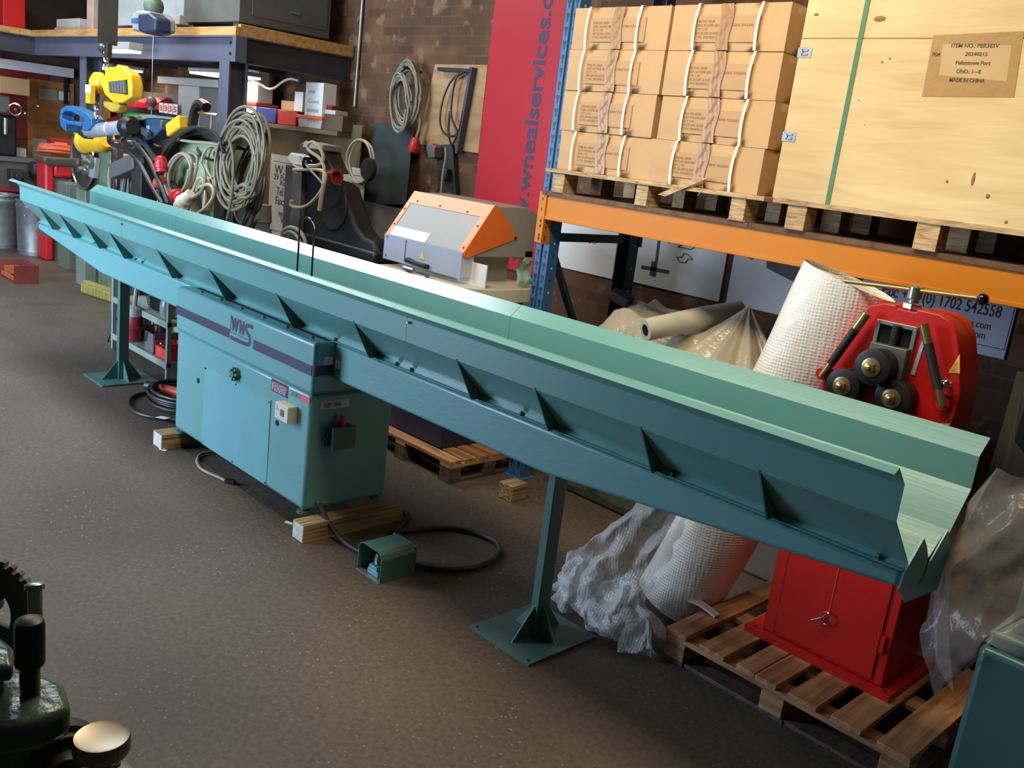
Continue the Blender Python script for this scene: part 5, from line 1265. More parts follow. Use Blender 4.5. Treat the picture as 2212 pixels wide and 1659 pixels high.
# coil of black lead on the floor by the cabinet
bc = thing('floor_cable', 'black cable coil with orange plug on floor left of the cabinet', 'cable', (-5.9, 2.75, 0))
pts = [PZ(x, y, .014) for x, y in ((420, 918), (372, 905), (340, 903), (308, 897), (285, 886), (276, 873), (282, 858), (305, 850), (330, 847), (360, 850), (372, 858))]
build('outer_loop', MB().tube(pts, .013, 8, smooth=2), cable_k, bc)
pts = []
for L_ in range(6):
    for i in range(18):
        t = 2*math.pi*i/18+.4; k = 1+.06*math.sin(L_*2.1); pts.append(Vector((-6.02+.30*k*math.cos(t), 2.86+.24*k*math.sin(t), .014+L_*.018)))
build('coil', MB().tube(pts, .012, 8), cable_k, bc)
a_, b_ = PZ(318, 833, .05), PZ(350, 822, .05)
build('plug', MB().cyl((a_.x, a_.y, .05), (a_.x+.10, a_.y+.05, .05), .04, n=12), black, bc)
build('plug_cover', MB().cyl((a_.x+.10, a_.y+.05, .05), (a_.x+.30, a_.y+.14, .05), .035, .045, n=12), mat('orange_red', (206, 84, 50), 0.45), bc)
q_ = PZ(352, 903, .03); single('paper_tag', MB().obox((q_.x, q_.y, .033), (.09, .05, .001), (1, .3, .1), (-.3, 1, 0)), paper, 'small white paper tag on black floor cable', 'tag')

# broom, stool, red tray, bins on the far floor
bm_ = thing('broom', 'yellow bristled broom head lying on floor beyond far stand', 'broom', (-9.6, 3.6, 0))
a_, b_ = PZ(182, 632, .0), PZ(262, 658, .0)
d = (b_-a_).normalized(); n_ = Vector((-d.y, d.x, 0))
mm = (a_+b_)/2
build('bristles', MB().obox(mm+Vector((0, 0, .055)), ((b_-a_).length, .10, .11), d, n_), mat('broom_bristle', (136, 128, 62), 0.8, scale=60, var=0.4, stretch=(1, 1, .1)), bm_, bevel=.02)
build('head', MB().obox(mm+Vector((0, 0, .125)), ((b_-a_).length*.95, .06, .03), d, n_), mat('broom_wood', (150, 138, 84), 0.6), bm_, bevel=.005)
st = thing('stool', 'rusty tripod stand with thin legs behind the far stand', 'stool', (-8.0, 3.2, 0))
q = lambda x, y, Y=3.08: PY(x, y, Y)
f1 = PZ(230, 737, 0); top = Vector((-7.75, 3.28, .95)); rust = mat('rusty_brown', (74, 54, 44), 0.6)
f2 = PZ(328, 728, 0)
for f_ in (f1, f2, Vector((-7.55, 3.75, 0))): build('leg', MB().bar(f_, top+(f_-top)*.02, .028, .028), rust, st)
build('seat', MB().lathe(top-Vector((0, 0, .01)), (0, 0, 1), [(.16, 0), (.16, .03)], 18), rust, st)
build('cross_rail', MB().bar(f1+(top-f1)*.3, f2+(top-f2)*.3, .02, .02), rust, st)
q0 = PZ(17, 606, 0)
dt = thing('dust_pan', 'open red tray standing on floor at the left edge', 'tray', (q0.x, q0.y, 0))
build('tray', MB().sheet([(q0.x-.35, .18), (q0.x-.33, .004), (q0.x+.2, .004), (q0.x+.22, .20)], 'y', q0.y, q0.y+.25, .008).box(q0.x-.33, q0.x+.2, q0.y+.24, q0.y+.25, .0, .2), mat('tray_brownred', (120, 52, 44), 0.5), dt, smooth=False)
build('slats', MB().box(q0.x-.3, q0.x+.18, q0.y+.02, q0.y+.04, .02, .06).box(q0.x-.3, q0.x-.24, q0.y+.05, q0.y+.2, .03, .12).box(q0.x+.1, q0.x+.16, q0.y+.05, q0.y+.2, .03, .12), mat('orange_wood', (176, 92, 56), 0.6), dt)
def bin_(x, y, lab):
    o = thing('dustbin', lab, 'bin', (x, y, 0)); r_ = .235
    build('body', MB().lathe((x, y, 0), (0, 0, 1), [(r_*.92, 0), (r_*.93, .05), (r_*.95, .05), (r_*.94, .07), (r_*.97, .30), (r_*1.0, .60), (r_*1.03, .61), (r_*1.03, .63), (r_, .64), (r_*.9, .64), (r_*.85, .2)], 30), galv, o)
    build('rim', MB().tube([(x+r_*math.cos(t), y+r_*math.sin(t), .685) for t in [2*math.pi*i/30 for i in range(30)]], .012, 6, closed=True).lathe((x, y, .63), (0, 0, 1), [(r_*.98, 0), (r_*.98, .055), (r_*.9, .055), (r_*.9, 0)], 30), galv, o)
bin_(-12.86, 4.0, 'galvanised dustbin on floor under the left end of the trough')
bin_(-13.45, 3.74, 'second galvanised dustbin cut by the left edge of the photo')

# far bench, drill press, boards
fb_ = thing('workbench', 'dark cluttered workbench against far left wall', 'workbench', (-14.2, 4.0, 0))
build('worktop', MB().box(LX+.01, -13.75, 2.6, 4.75, 1.10, 1.16), greydk, fb_)
build('front_panel', MB().box(LX+.01, -13.8, 2.62, 4.70, .75, 1.10), mat('bench_brown', (82, 76, 68), 0.6), fb_)
build('red_rail', MB().box(-13.80, -13.78, 2.62, 4.70, .70, .77), mat('rail_red', (140, 48, 40), 0.5), fb_)
for y in (2.7, 3.6, 4.6): build('leg', MB().box(-14.0, -13.9, y, y+.08, 0, .75), greydk, fb_)
vq = PX(30, 372, -13.75)
build('vice', MB().box(-13.78, -13.60, vq.y-.08, vq.y+.08, .86, 1.0).cyl((-13.6, vq.y, .93), (-13.5, vq.y, .93), .05, n=12), darkiron, fb_, bevel=.01)
vq = PX(82, 378, -13.75)
build('vice', MB().box(-13.80, -13.55, vq.y-.12, vq.y+.12, .95, 1.12), darkiron, fb_, bevel=.03)
dp = thing('drill_press', 'dark bench drill press with silver handwheel at left edge', 'drill', (-13.9, 3.7, 1.161))
Q = lambda x, y, X=-13.7: PX(x, y, X)
build('head', MB().box(-14.1, -13.72, Q(0, 230).y-.25, Q(24, 230).y, Q(12, 245).z, Q(12, 208).z), greydk, dp, bevel=.02)
build('column', MB().box(-14.1, -13.8, Q(0, 290).y-.3, Q(42, 290).y, 1.161, Q(20, 250).z), black, dp, bevel=.03)
c_ = Q(31, 236); build('handwheel', MB().tube([(-13.68, c_.y+.075*math.cos(t), c_.z+.075*math.sin(t)) for t in [2*math.pi*i/22 for i in range(22)]], .014, 6, closed=True).cyl((-13.72, c_.y, c_.z), (-13.66, c_.y, c_.z), .02, n=10), bright, dp)
m = MB().cyl(Q(33, 245), Q(55, 245), .018, n=8).cyl(Q(54, 245), Q(76, 226), .008, n=6).ball(Q(54, 245), .028, 10).ball(Q(83, 230), .022, 10).cyl(Q(56, 250), Q(74, 285), .006, n=6)
build('feed_lever', m, bright, dp)
build('chuck', MB().cyl(Q(12, 255), Q(12, 290), .03, n=12), steel, dp)
def bx(name, lab, cat, X, x0, y0, x1, y1, m_, dep=.03, z0=None):
    a, b = PX(x0, (y0+y1)/2, X), PX(x1, (y0+y1)/2, X); c, d = PX((x0+x1)/2, y0, X), PX((x0+x1)/2, y1, X)
    zl = d.z if z0 is None else z0
    return single(name, MB().box(X-dep, X, a.y, b.y, zl, c.z), m_, lab, cat, bevel=.003)
WX = LX+.002
bx('wall_panel', 'dark red panel on far left wall above the bench', 'panel', WX+.012, 0, 150, 106, 300, reddk, .012)
bx('plywood_sheet', 'stained plywood sheet on far left wall beside the far post', 'plywood', WX+.03, 60, 175, 160, 345, plyo, .015, z0=1.162)
bx('grey_card', 'grey card pinned on plywood on far left wall', 'card', WX+.04, 84, 192, 124, 216, greyp, .008)
bx('number_card', 'white card with orange mark pinned on far plywood', 'card', WX+.05, 127, 198, 150, 217, paper, .006)
bx('cardboard_box', 'brown cardboard box on a high shelf at left edge', 'box', -14.1, 0, 168, 64, 204, card, .3)
bx('white_trunking', 'white trunking along top of far left wall', 'trunking', LX+.11, 0, 137, 160, 158, white, .10)
bx('switch_strip', 'dark vertical switch strip on far plywood', 'switch', WX+.07, 138, 165, 147, 225, black, .02)
bx('tool_board', 'grey sheet leaning on bench below the plywood', 'sheet', -14.2, 70, 300, 110, 344, mat('grey_sheet', (128, 124, 112), 0.5), .01, z0=1.162)
bx('white_bin_box', 'pale box on bench beside the drill press', 'box', -13.9, 28, 320, 57, 343, mat('pale_box', (150, 146, 132), 0.6), .15, z0=1.161)

# red tool trolley with orange cable
rt_ = thing('red_trolley', 'red tool trolley carrying an orange cable coil', 'trolley', (-12.4, 4.15, 0))
Q = lambda x, y, X=-12.3: PX(x, y, X)
y0, y1 = Q(97, 420).y, Q(158, 420).y
build('body', MB().box(-12.62, -12.3, y0, y0+.11, 0, Q(110, 350).z).box(-12.62, -12.3, y0+.11, y1, Q(140, 385).z, Q(140, 352).z), redp, rt_, bevel=.03)
build('tray', MB().box(-12.66, -12.26, y0-.02, y1+.02, Q(130, 355).z, Q(130, 340).z), mat('brown_tray', (92, 70, 60), 0.5), rt_, bevel=.02)
build('drawer_unit', MB().box(-12.60, -12.34, y0+.115, y1, 0, Q(140, 386).z), greydk, rt_, bevel=.01)
o = thing('orange_cable_coil', 'orange extension cable coiled on the red tool trolley', 'cable', Q(132, 335))
c_ = Q(132, 333)
build('coil', MB().tube(coil_pts((-12.45, c_.y, c_.z), (0, 1, 0), (1, 0, .15), .20, .12, 6, 16, .1, (0, 0, .10), random.Random(2)), .014, 6), cable_o, o)
rd_ = bx('red_case', 'red box behind the orange cable coil', 'box', -12.55, 110, 300, 156, 330, reddk, .15)
bx('orange_card', 'bright orange card lying on the red box', 'card', -12.35, 118, 308, 145, 322, orangep, .01)
bx('grey_cupboard', 'grey green cupboard on floor right of the red trolley', 'cupboard', -11.6, 150, 400, 196, 580, mat('cupboard_green', (104, 112, 100), 0.5), .4, z0=0)

# shelves and goods in the middle distance, under the mezzanine
def wb(name, lab, cat, Y, x0, y0, x1, y1, m_, dep=.2, z0=None, bev=.004, group=None):
    xa, xb, za, zb = rect(x0, y0, x1, y1, Y)
    if z0 is not None: za = z0
    return single(name, MB().box(xa, xb, Y, min(WY-.002, Y+dep), za, zb), m_, lab, cat, bevel=bev, group=group)
SHY = 4.85; sz = PY(600, 268, SHY).z
single('wall_shelf', MB().box(-9.55, -7.35, SHY-.02, WY-.002, sz-.04, sz), mdf, 'brown wall shelf holding blue and red boxes', 'shelf')
wb('hardboard_panel', 'large brown hardboard sheet below the box shelf', 'board', 4.98, 545, 258, 780, 345, mdf, .012, z0=.9)
def tub(lab, x0, y0, x1, y1, Y, m_, nm='storage_box', lid=None, cat='box'):
    xa, xb, za, zb = rect(x0, y0, x1, y1, Y); o = thing(nm, lab, cat, ((xa+xb)/2, Y+.1, sz+.001))
    za = sz+.001
    build('tub', MB().prism([(xa+.02, za), (xb-.02, za), (xb, zb-.02), (xa, zb-.02)], 'y', Y, Y+.24), m_, o, bevel=.006)
    if lid: build('lid', MB().box(xa-.015, xb+.015, Y-.012, Y+.25, zb-.02, zb+.01), lid, o, bevel=.004)
    return o
tub('blue plastic box on the brown shelf', 553, 228, 597, 267, SHY, bluebox)
tub('red plastic box on shelf beside the blue box', 598, 233, 641, 272, SHY, mat('box_red', (196, 28, 30), 0.45))
clr = mat('clear_tub', (186, 182, 176), 0.3, var=0.15, scale=20)
tub('long clear tub with orange lid on shelf under the white carton', 643, 252, 695, 276, SHY, clr, lid=orangep)
tub('clear tub with red lid on shelf beside the near mezzanine post', 512, 222, 553, 262, SHY, clr, lid=mat('lid_red', (206, 66, 50), 0.45))
xa, xb, za, zb = rect(512, 190, 552, 221, SHY)
zl = PY(532, 222, SHY).z+.012
single('white_tub', MB().box(xa, xb, SHY+.02, SHY+.2, zl, zl+.16), mat('tub_white', (196, 192, 182), 0.4), 'white tub standing on the red lidded clear tub', 'tub', bevel=.01)
single('milk_carton', MB().prism([(SHY+.05, zl+.161), (SHY+.17, zl+.161), (SHY+.17, zl+.36), (SHY+.11, zl+.44), (SHY+.05, zl+.36)], 'x', xa+.08, xb-.05), mat('carton_pale', (190, 184, 172), 0.5), 'tall gable-topped carton on the white tub beside mezzanine post', 'carton')
wz = PY(670, 248, SHY).z
xa, xb, za, zb = rect(654, 177, 692, 249, SHY-.03)
zt0 = PY(670, 252, SHY).z+.011
wc = thing('white_carton', 'white carton printed with grey lines on the orange lidded tub', 'carton', ((xa+xb)/2, SHY+.05, zt0))
build('body', MB().box(xa, xb, SHY-.005, SHY+.14, zt0, zb), paper, wc, bevel=.003)
m = MB()
for k, s_ in enumerate(('EJ-MAX', 'Comet', 'OKHYDRASONIC', 'Electronics')):
    build('lettering', MB().text(s_, (xa+.05, SHY-.0065, zb-.10-.085*k), (1, 0, 0), (0, 0, 1), .045, width=.20 if k else .12), mat('carton_grey_ink', (138, 146, 136), 0.6), wc, smooth=False)
zf = PY(700, 247, SHY+.02).z
wb('brown_box', 'dark brown box under the flat white carton at right end of shelf', 'box', SHY+.02, 697, 248, 740, 272, mat('box_umber', (92, 70, 48), .6), .15, z0=sz+.001)
wb('paper_carton', 'flat white carton on the dark brown box at right end of shelf', 'carton', SHY+.03, 692, 237, 724, 247, mat('carton_offwhite', (186, 184, 176), .6), .14, z0=zf+.006)
wb('dark_tin', 'dark box on flat white carton at right end of shelf', 'box', SHY+.04, 691, 227, 716, 236, reddk, .1, z0=PY(700, 237, SHY+.02).z+.002)
single('zip_bag', MB().grid(lambda a, v: Vector((PY(530+38*a, 280, 4.92).x, 4.96-.015*math.sin(7*a+3*v), PY(548, 308, 4.92).z+(PY(548, 262, 4.92).z-PY(548, 308, 4.92).z)*v)), 10, 12), mat('bag_white', (206, 206, 214), 0.25, bump=.5, bscale=25), 'clear zip bag of white parts pinned on hardboard', 'bag')
tw = MB().tube([PY(x, y, 4.9) for x, y in ((545, 172), (565, 183), (580, 193), (595, 190), (610, 176), (628, 169), (645, 175))], .012, 6, smooth=2)
single('white_flex', tw, paper, 'wavy white flex strung behind the shelf boxes', 'cable')
wb('brown_carton', 'brown cardboard box behind the red plastic box', 'box', 5.1, 607, 218, 642, 236, card, .08, z0=sz+.002)
wb('white_jug', 'white plastic container behind the white carton', 'container', 5.08, 636, 198, 654, 232, white, .1, z0=sz+.002)

# red and green picking bins, cards, cabinets further under the mezzanine
PB = 4.9
wb('grey_cabinet', 'plain grey cupboard panel just left of near mezzanine post', 'cupboard', PB, 384, 180, 428, 290, greyp, .25, z0=0)
wb('grey_cabinet', 'darker grey cupboard panel touching near mezzanine post', 'cupboard', PB+.02, 431, 184, 470, 290, greydk, .18, z0=0)
wb('steel_shelf', 'grey steel shelf crossing under mezzanine left of near post', 'shelf', PB-.05, 340, 168, 470, 184, greyp, .3, z0=PY(400, 184, PB-.05).z)
single('bin_panel', MB().box(-12.8, -10.0, 5.05, 5.07, .9, 2.2), mat('louvre_dark', (60, 58, 56), 0.6), 'dark louvred panel holding red and green bins', 'panel')
bk_ = [(276, 210, 296, 232, redp, 'red picking bin first from left in upper row'), (297, 210, 315, 233, redp, 'red picking bin second from left in upper row'), (316, 208, 344, 236, mat('bin_red', (176, 26, 34), 0.45), 'large red picking bin at right of upper row'),
       (233, 250, 258, 272, mat('bin_dkred', (120, 30, 34), 0.45), 'dark red picking bin lower row left'), (268, 240, 302, 264, greenp, 'green picking bin in lower row'), (290, 268, 322, 286, redp, 'red picking bin lowest right behind the bandsaw head'), (300, 244, 330, 262, mat('bin_grey', (92, 92, 100), 0.5), 'grey picking bin right of the green bin')]
for x0, y0, x1, y1, m_, lab in bk_:
    xa, xb, za, zb = rect(x0, y0, x1, y1, PB); o = thing('picking_bin', lab, 'bin', ((xa+xb)/2, PB+.08, za), 'picking bins under the mezzanine')
    build('tub', MB().prism([(PB+.0, za), (PB+.149, za), (PB+.149, zb), (PB+.09, zb), (PB-.02, za+(zb-za)*.55)], 'x', xa, xb), m_, o, bevel=.006)
for k in range(4):
    x = 344+k*10.2
    xa, xb, za, zb = rect(x, 222+k*1.0, x+8.6, 243+k*1.5, PB-.06); o = thing('number_card', ['first', 'second', 'third', 'fourth'][k]+' from left of four white cards with orange numbers', 'card', ((xa+xb)/2, PB-.06, za), 'number cards under the mezzanine')
    build('card', MB().box(xa, xb, PB-.062, PB-.058, za, zb), paper, o)
    build('numeral', MB().text('3338'[k] if k < 3 else '5', (xa+.012, PB-.0635, za+(zb-za)*.22), (1, 0, 0), (0, 0, 1), (zb-za)*.75, width=(xb-xa)*.75, bold=.05), orangep, o, smooth=False)
wb('notice_panel', 'cream notice sheet behind the yellow balancer', 'notice', 5.0, 285, 163, 301, 206, paper, .01)
wb('dark_doorway', 'dark cupboard behind the far mezzanine post', 'cupboard', 5.0, 188, 175, 205, 290, mat('cupboard_brown', (86, 70, 56), 0.6), .15, z0=0)
wb('plywood_sheet', 'brown plywood board standing left of the yellow balancer', 'plywood', 5.06, 205, 190, 236, 300, plyo, .02, z0=0)
hd_ = thing('cable_hanger', 'dark hose and steel hanger beside the near mezzanine post', 'hose', PY(440, 260, 4.3))
build('hose', MB().tube([PY(x, y, 4.3) for x, y in ((415, 285), (418, 250), (425, 228), (436, 222), (446, 232))], .05, 8, smooth=2), rubber, hd_)
build('rail', MB().cyl(PY(430, 243, 4.25), PY(470, 249, 4.25), .015, n=8), bright, hd_)
build('rod', MB().cyl(PY(457, 248, 4.25), PY(455, 306, 4.25), .010, n=6), steel, hd_)
# ------------------------------------------------------------------ along the brick wall
# red banner
BX0, BX1 = -5.80, -5.02
bn = thing('banner_sign', 'tall red sign on brick wall with web address running upwards', 'sign', ((BX0+BX1)/2, WY-.02, 1.2))
build('panel', MB().box(BX0, BX1, WY-.022, WY-.002, 1.1, 3.7), redban, bn, bevel=.002)
q = lambda x, y: PY(x, y, WY-.024)
m = MB(); a_ = q(1128, 440); b_ = q(1172, 135)
# lower case address reading upwards
bx_ = q(1140, 440).x
m.text('www.wnealservices.com', (bx_, WY-.0235, 1.18), (0, 0, 1), (-1, 0, 0), .205, width=2.28, bold=.018)
build('lettering', m, inkteal, bn, smooth=False)
# plywood board and things hung on it
q = lambda x, y, Y=WY-.02: PY(x, y, Y)
single('plywood_board', MB().prism([(v.x, v.z) for v in (q(940, 139), q(1053, 140), q(1033, 331), q(902, 311))], 'y', WY-.02, WY-.002), plyb, 'square plywood backing board on brick wall left of red sign', 'board')
an = thing('angle_steel', 'dark slotted angle frame hung on the plywood board', 'steel angle', q(1005, 330))
a0, a1, a2 = q(951, 150, WY-.05), q(1022, 154, WY-.05), q(990, 332, WY-.05)
build('short_arm', MB().bar(a0, a1, .03, .07, up=(0, 1, 0)), mat('slotted_dark', (46, 46, 52), 0.45, 0.3), an, bevel=.003)
build('long_arm', MB().bar(a1+Vector((0, 0, .03)), a2, .03, .06, up=(0, 1, 0)), mat('slotted_blue', (76, 80, 100), 0.4, 0.4), an, bevel=.003)
hc_ = thing('hung_cable', 'thin dark cable looped over the slotted angle frame', 'cable', q(975, 250))
build('loop', MB().tube([q(x, y, WY-.075) for x, y in ((1003, 156), (975, 170), (955, 215), (948, 265), (960, 292), (985, 296), (995, 275), (1000, 240))], .010, 6, smooth=2), cable_k, hc_)
build('loop', MB().tube([q(x, y, WY-.08) for x, y in ((1000, 156), (985, 165), (977, 200), (973, 245), (980, 270), (990, 285), (982, 305), (975, 315))], .010, 6, smooth=2), cable_k, hc_)
build('tail', MB().tube([q(x, y, WY-.08) for x, y in ((972, 240), (968, 285), (972, 305), (975, 315))], .009, 6, smooth=2), cable_k, hc_)
cw = thing('cable_coil', 'grey cable coil hung on brick wall beside plywood board', 'cable', q(882, 210))
c_ = q(886, 205, WY-.10)
build('coil', MB().tube(coil_pts(c_, (1, 0, .15), (-.15, 0, 1), .165, .25, 16, 22, .13, (0, -.05, 0), random.Random(14)), .012, 6), MC['cable_olive'], cw)
build('front_loops', MB().tube(coil_pts(q(866, 222, WY-.16), (1, 0, .2), (-.2, 0, 1), .13, .24, 5, 22, .15, (0, -.03, 0), random.Random(15)), .012, 6), mat('cable_midgrey', (128, 122, 106), .5), cw)
build('tail', MB().tube([q(x, y, WY-.1) for x, y in ((905, 240), (908, 270), (900, 295), (897, 305))], .011, 6, smooth=2), cable_g, cw)
a_, b_ = q(899, 298, WY-.12), q(893, 328, WY-.12); d = b_-a_
build('plug', MB().lathe(a_, d, [(.03, 0), (.045, .03), (.045, .07), (.055, .08), (.055, d.length*.7), (.05, d.length)], 14), redp, cw)
build('wall_hook', MB().cyl((c_.x, WY-.001, c_.z+.2), (c_.x, WY-.2, c_.z+.22), .012, n=8), darkiron, cw)
pb = thing('power_tool', 'dark tool with small red switch hung on bricks below plywood board', 'power tool', q(970, 400))
ol = [q(*p) for p in ((960, 313), (982, 312), (985, 345), (990, 420), (952, 420), (949, 345), (946, 318))]
build('back_plate', MB().prism([(v.x, v.z) for v in ol], 'y', WY-.05, WY-.002), darkiron, pb, bevel=.004)
ol = [q(*p) for p in ((943, 318), (955, 312), (962, 320), (962, 343), (948, 344))]
build('switch_box', MB().prism([(v.x, v.z) for v in ol], 'y', WY-.14, WY-.05), greydk, pb, bevel=.008)
build('switch', MB().ball(q(941, 319, WY-.12), .022, 8), redp, pb)
c_ = q(967, 378, WY-.05); build('clamp', MB().obox((c_.x, WY-.08, c_.z), (.10, .06, .10)), black, pb, bevel=.01)
build('lead', MB().tube([q(x, y, WY-.15) for x, y in ((962, 318), (963, 340), (957, 370), (952, 420))], .009, 6, smooth=2), cable_g, pb)
# grey metal sheets leaning on the wall
def lean(lab, pts, y0, y1, m_, name='metal_sheet'):
    v = [PY(*p) for p in pts]; P = [Vector(p) for p in v]; n = Vector((0, -.006, 0))
    return single(name, MB().add(P+[p+Vector((0, .008, 0)) for p in P], [(0, 1, 2, 3), (7, 6, 5, 4), (0, 4, 5, 1), (1, 5, 6, 2), (2, 6, 7, 3), (3, 7, 4, 0)]), m_, lab, 'sheet', smooth=False)
lean('dark grey sheet leaning on wall under the hung cable coil', [(805, 264, 5.12), (893, 275, 5.12), (876, 442, 5.06), (788, 440, 5.06)], 0, 0, mat('sheet_dark', (86, 96, 94), 0.25, 0.5))
P = [PY(786, 435, 5.03), PY(872, 452, 5.03)]
single('metal_sheet', MB().box(P[0].x, P[1].x+.25, 5.02, 5.035, .3, P[1].z), mat('sheet_pale', (132, 130, 122), 0.4, 0.3), 'paler grey sheet standing below the dark leaning sheet', 'sheet')
# company sign
SGY = 4.9
xa, xb, za, zb = -8.62, -6.98, .45, PY(600, 334, SGY).z
sg = thing('company_sign', 'white company sign with address lines standing behind dark machine column', 'sign', ((xa+xb)/2, SGY, .45))
build('panel', MB().box(xa, xb, SGY, SGY+.015, .45, zb), mat('sign_white', (188, 184, 172), 0.5), sg)
q = lambda x, y: PY(x, y, SGY-.002)
m = MB(); b3_ = .02
for s_, x, y, h, wd in (('W. Neal', 593, 374, .125, .52), ('29 Purdeys Way', 591, 386, .075, .66), ('Rochford', 604, 400, .075, .40), ('Tel:', 597, 420, .11, .14), ('Fax:', 594, 440, .11, .165), ('email', 601, 466, .09, .25), ('Web', 605, 481, .09, .20)):
    v = q(x, y); build('lettering', MB().text(s_, (v.x, SGY-.0014, v.z), (1, 0, 0), (0, 0, 1), h, width=wd, bold=.008), ink, sg, smooth=False)
v0, v1 = q(583, 346), q(583, 495)
m.box(xa+.05, xb-.05, SGY-.001, SGY, v0.z-.003, v0.z+.003).box(xa+.05, xb-.05, SGY-.001, SGY, v1.z-.003, v1.z+.003)
build('border_line', m, ink, sg, smooth=False)
# photo print leaning behind the column
ph = q(618, 352); 
single('framed_print', MB().box(PY(615, 400, SGY-.06).x, -7.55, SGY-.06, SGY-.045, .5, PY(625, 357, SGY-.06).z), mat('print_mauve', (128, 112, 118), 0.3, c2=(60, 54, 60), scale=3), 'dark mauve print leaning in front of the white company sign', 'print')
# dark machine column
cl = thing('milling_column', 'dark cast iron machine column draped with cables behind the trough', 'machine', (-6.35, 4.35, 0))
CLY = 4.28
q = lambda x, y, Y=CLY: PY(x, y, Y)
ol = [(640, 372), (655, 368), (662, 372), (725, 392), (740, 402), (750, 440), (768, 490), (784, 512), (806, 520), (812, 540), (812, 620), (640, 620)]
P = [q(*p) for p in ol]; pol = [(v.x, v.z) for v in P]
zb_ = .0
pol = pol[:-2]+[(pol[-3][0], 0), (pol[0][0], 0)]
build('column', MB().prism(pol, 'y', CLY, 4.46), mat('column_black', (31, 31, 31), 0.55, var=.2), cl, bevel=.03, seg=3)
build('base_ledge', MB().box(q(640, 560).x-.0, q(812, 545).x+.04, CLY-.04, 4.50, q(800, 560).z-.02, q(800, 540).z), mat('column_black2', (34, 33, 33), 0.4), cl, bevel=.02)
build('slide_way', MB().box(q(642, 400).x, q(662, 400).x, CLY-.05, CLY, .9, q(652, 374).z), greydk, cl, bevel=.004)
c_ = q(722, 445); build('side_cover', MB().lathe((c_.x, CLY, c_.z), (0, -1, 0), [(.20, 0), (.20, .012), (.19, .02)], 28), mat('column_black3', (44, 43, 42), 0.45), cl)
hd2 = build('head', MB().prism([(v.x, v.z) for v in (q(660, 310), q(668, 306), q(712, 318), q(722, 350), q(735, 375), q(648, 372))], 'y', CLY-.05, CLY+.10), mat('head_dark', (56, 50, 45), 0.5), cl, bevel=.015)
build('hood_plate', MB().prism([(v.x, v.z) for v in (q(686, 307), q(726, 316), q(722, 328), q(680, 320))], 'y', CLY-.12, CLY+.06), mat('hood_cream', (150, 146, 130), 0.45), cl, bevel=.004)
build('light_housing', MB().prism([(v.x, v.z) for v in (q(664, 333), q(690, 339), q(698, 350), q(700, 368), q(676, 370), q(654, 345))], 'y', CLY-.16, CLY-.03), mat('housing_cream', (190, 188, 172), 0.4), cl, bevel=.01)
a_ = q(665, 352, CLY-.18); build('motor_dome', MB().ball((a_.x, CLY-.15, a_.z), .075, 16, (1, 1, 1.1)), black_gl, cl)
a_, b_ = q(700, 380, CLY-.1), q(728, 383, CLY-.1)
build('red_socket', MB().lathe(a_, b_-a_, [(.05, 0), (.05, .12), (.062, .13), (.062, (b_-a_).length), (.045, (b_-a_).length), (.045, .12)], 16), mat('socket_red', (150, 56, 44), 0.4), cl)
co = thing('draped_cable', 'pale cable looped over the head of the dark machine column', 'cable', q(690, 390))
build('loop', MB().tube([q(x, y, CLY-.2) for x, y in ((640, 355), (665, 358), (690, 358), (700, 345), (695, 325), (680, 308), (670, 306), (662, 318), (672, 330), (690, 340), (702, 360), (698, 395))], .014, 6, smooth=2), cable_t, co)
build('loop', MB().tube([q(x, y, CLY-.2) for x, y in ((634, 367), (660, 366), (690, 366), (703, 372), (703, 392), (690, 420), (665, 445), (640, 450), (626, 443), (630, 433))], .014, 6, smooth=2), cable_t, co)
build('loop', MB().tube([q(x, y, CLY-.2) for x, y in ((700, 395), (695, 420), (690, 455))], .018, 6, smooth=2), cable_t, co)
build('thin_lead', MB().tube([q(x, y, CLY-.21) for x, y in ((648, 338), (665, 362), (690, 388), (697, 398))], .010, 6, smooth=2), mat('lead_grey', (110, 108, 112), 0.5), co)
cr = coil('cable_coil', 'thin tan cable loop hung beside the dark machine column', 775, 350, 4.86, .20, .20, 3, .010, cable_t, 41, tilt=.2, jit=.1, drift=(0, .03, 0))
build('wheel', MB().lathe((PY(795, 366, 4.82).x, 4.80, PY(795, 366, 4.82).z), (0, 1, 0), [(.09, 0), (.10, .02), (.10, .04)], 20), rubber, cr)
build('tail', MB().tube([PY(x, y, 4.85) for x, y in ((752, 390), (753, 420), (755, 430))], .010, 6), cable_t, cr)
build('plug', MB().ball(PY(757, 432, 4.84), .05, 10, (1, .6, .8)), black, cr)
lc = thing('hose_loop', 'grey hose loop at foot of dark machine column behind wire hoop', 'hose', q(635, 500, 4.0))
build('hose', MB().tube([PY(x, y, 4.0) for x, y in ((606, 640), (607, 560), (608, 505), (615, 494), (632, 490), (650, 500), (662, 525), (668, 640))]+[Vector((PY(668, 640, 4.0).x, 4.0, .02))], .016, 8, smooth=2), cable_g, lc)
build('inner_hose', MB().tube([PY(x, y, 4.0) for x, y in ((615, 505), (628, 498), (642, 510), (652, 530))], .014, 8, smooth=2), cable_g, lc)
wp_ = thing('grey_coupling', 'grey ribbed hose coupling standing behind the trough by company sign', 'coupling', PY(572, 470, 3.9))
a_ = PY(568, 442, 3.9); build('body', MB().lathe((a_.x, 3.9, .6), (0, 0, 1), [(.08, 0), (.085, .35), (.078, .36), (.085, .40), (.08, .55), (.066, .56), (.066, .60), (.08, .61), (.068, a_.z-.62), (.07, a_.z-.6)], 18), mat('coupling_grey', (132, 130, 126), 0.45), wp_)
single('dark_post_box', MB().box(-8.75, -8.66, 4.35, 4.6, 0, 1.2), darkiron, 'dark steel cupboard post left of the company sign', 'post')  # plain dark upright box

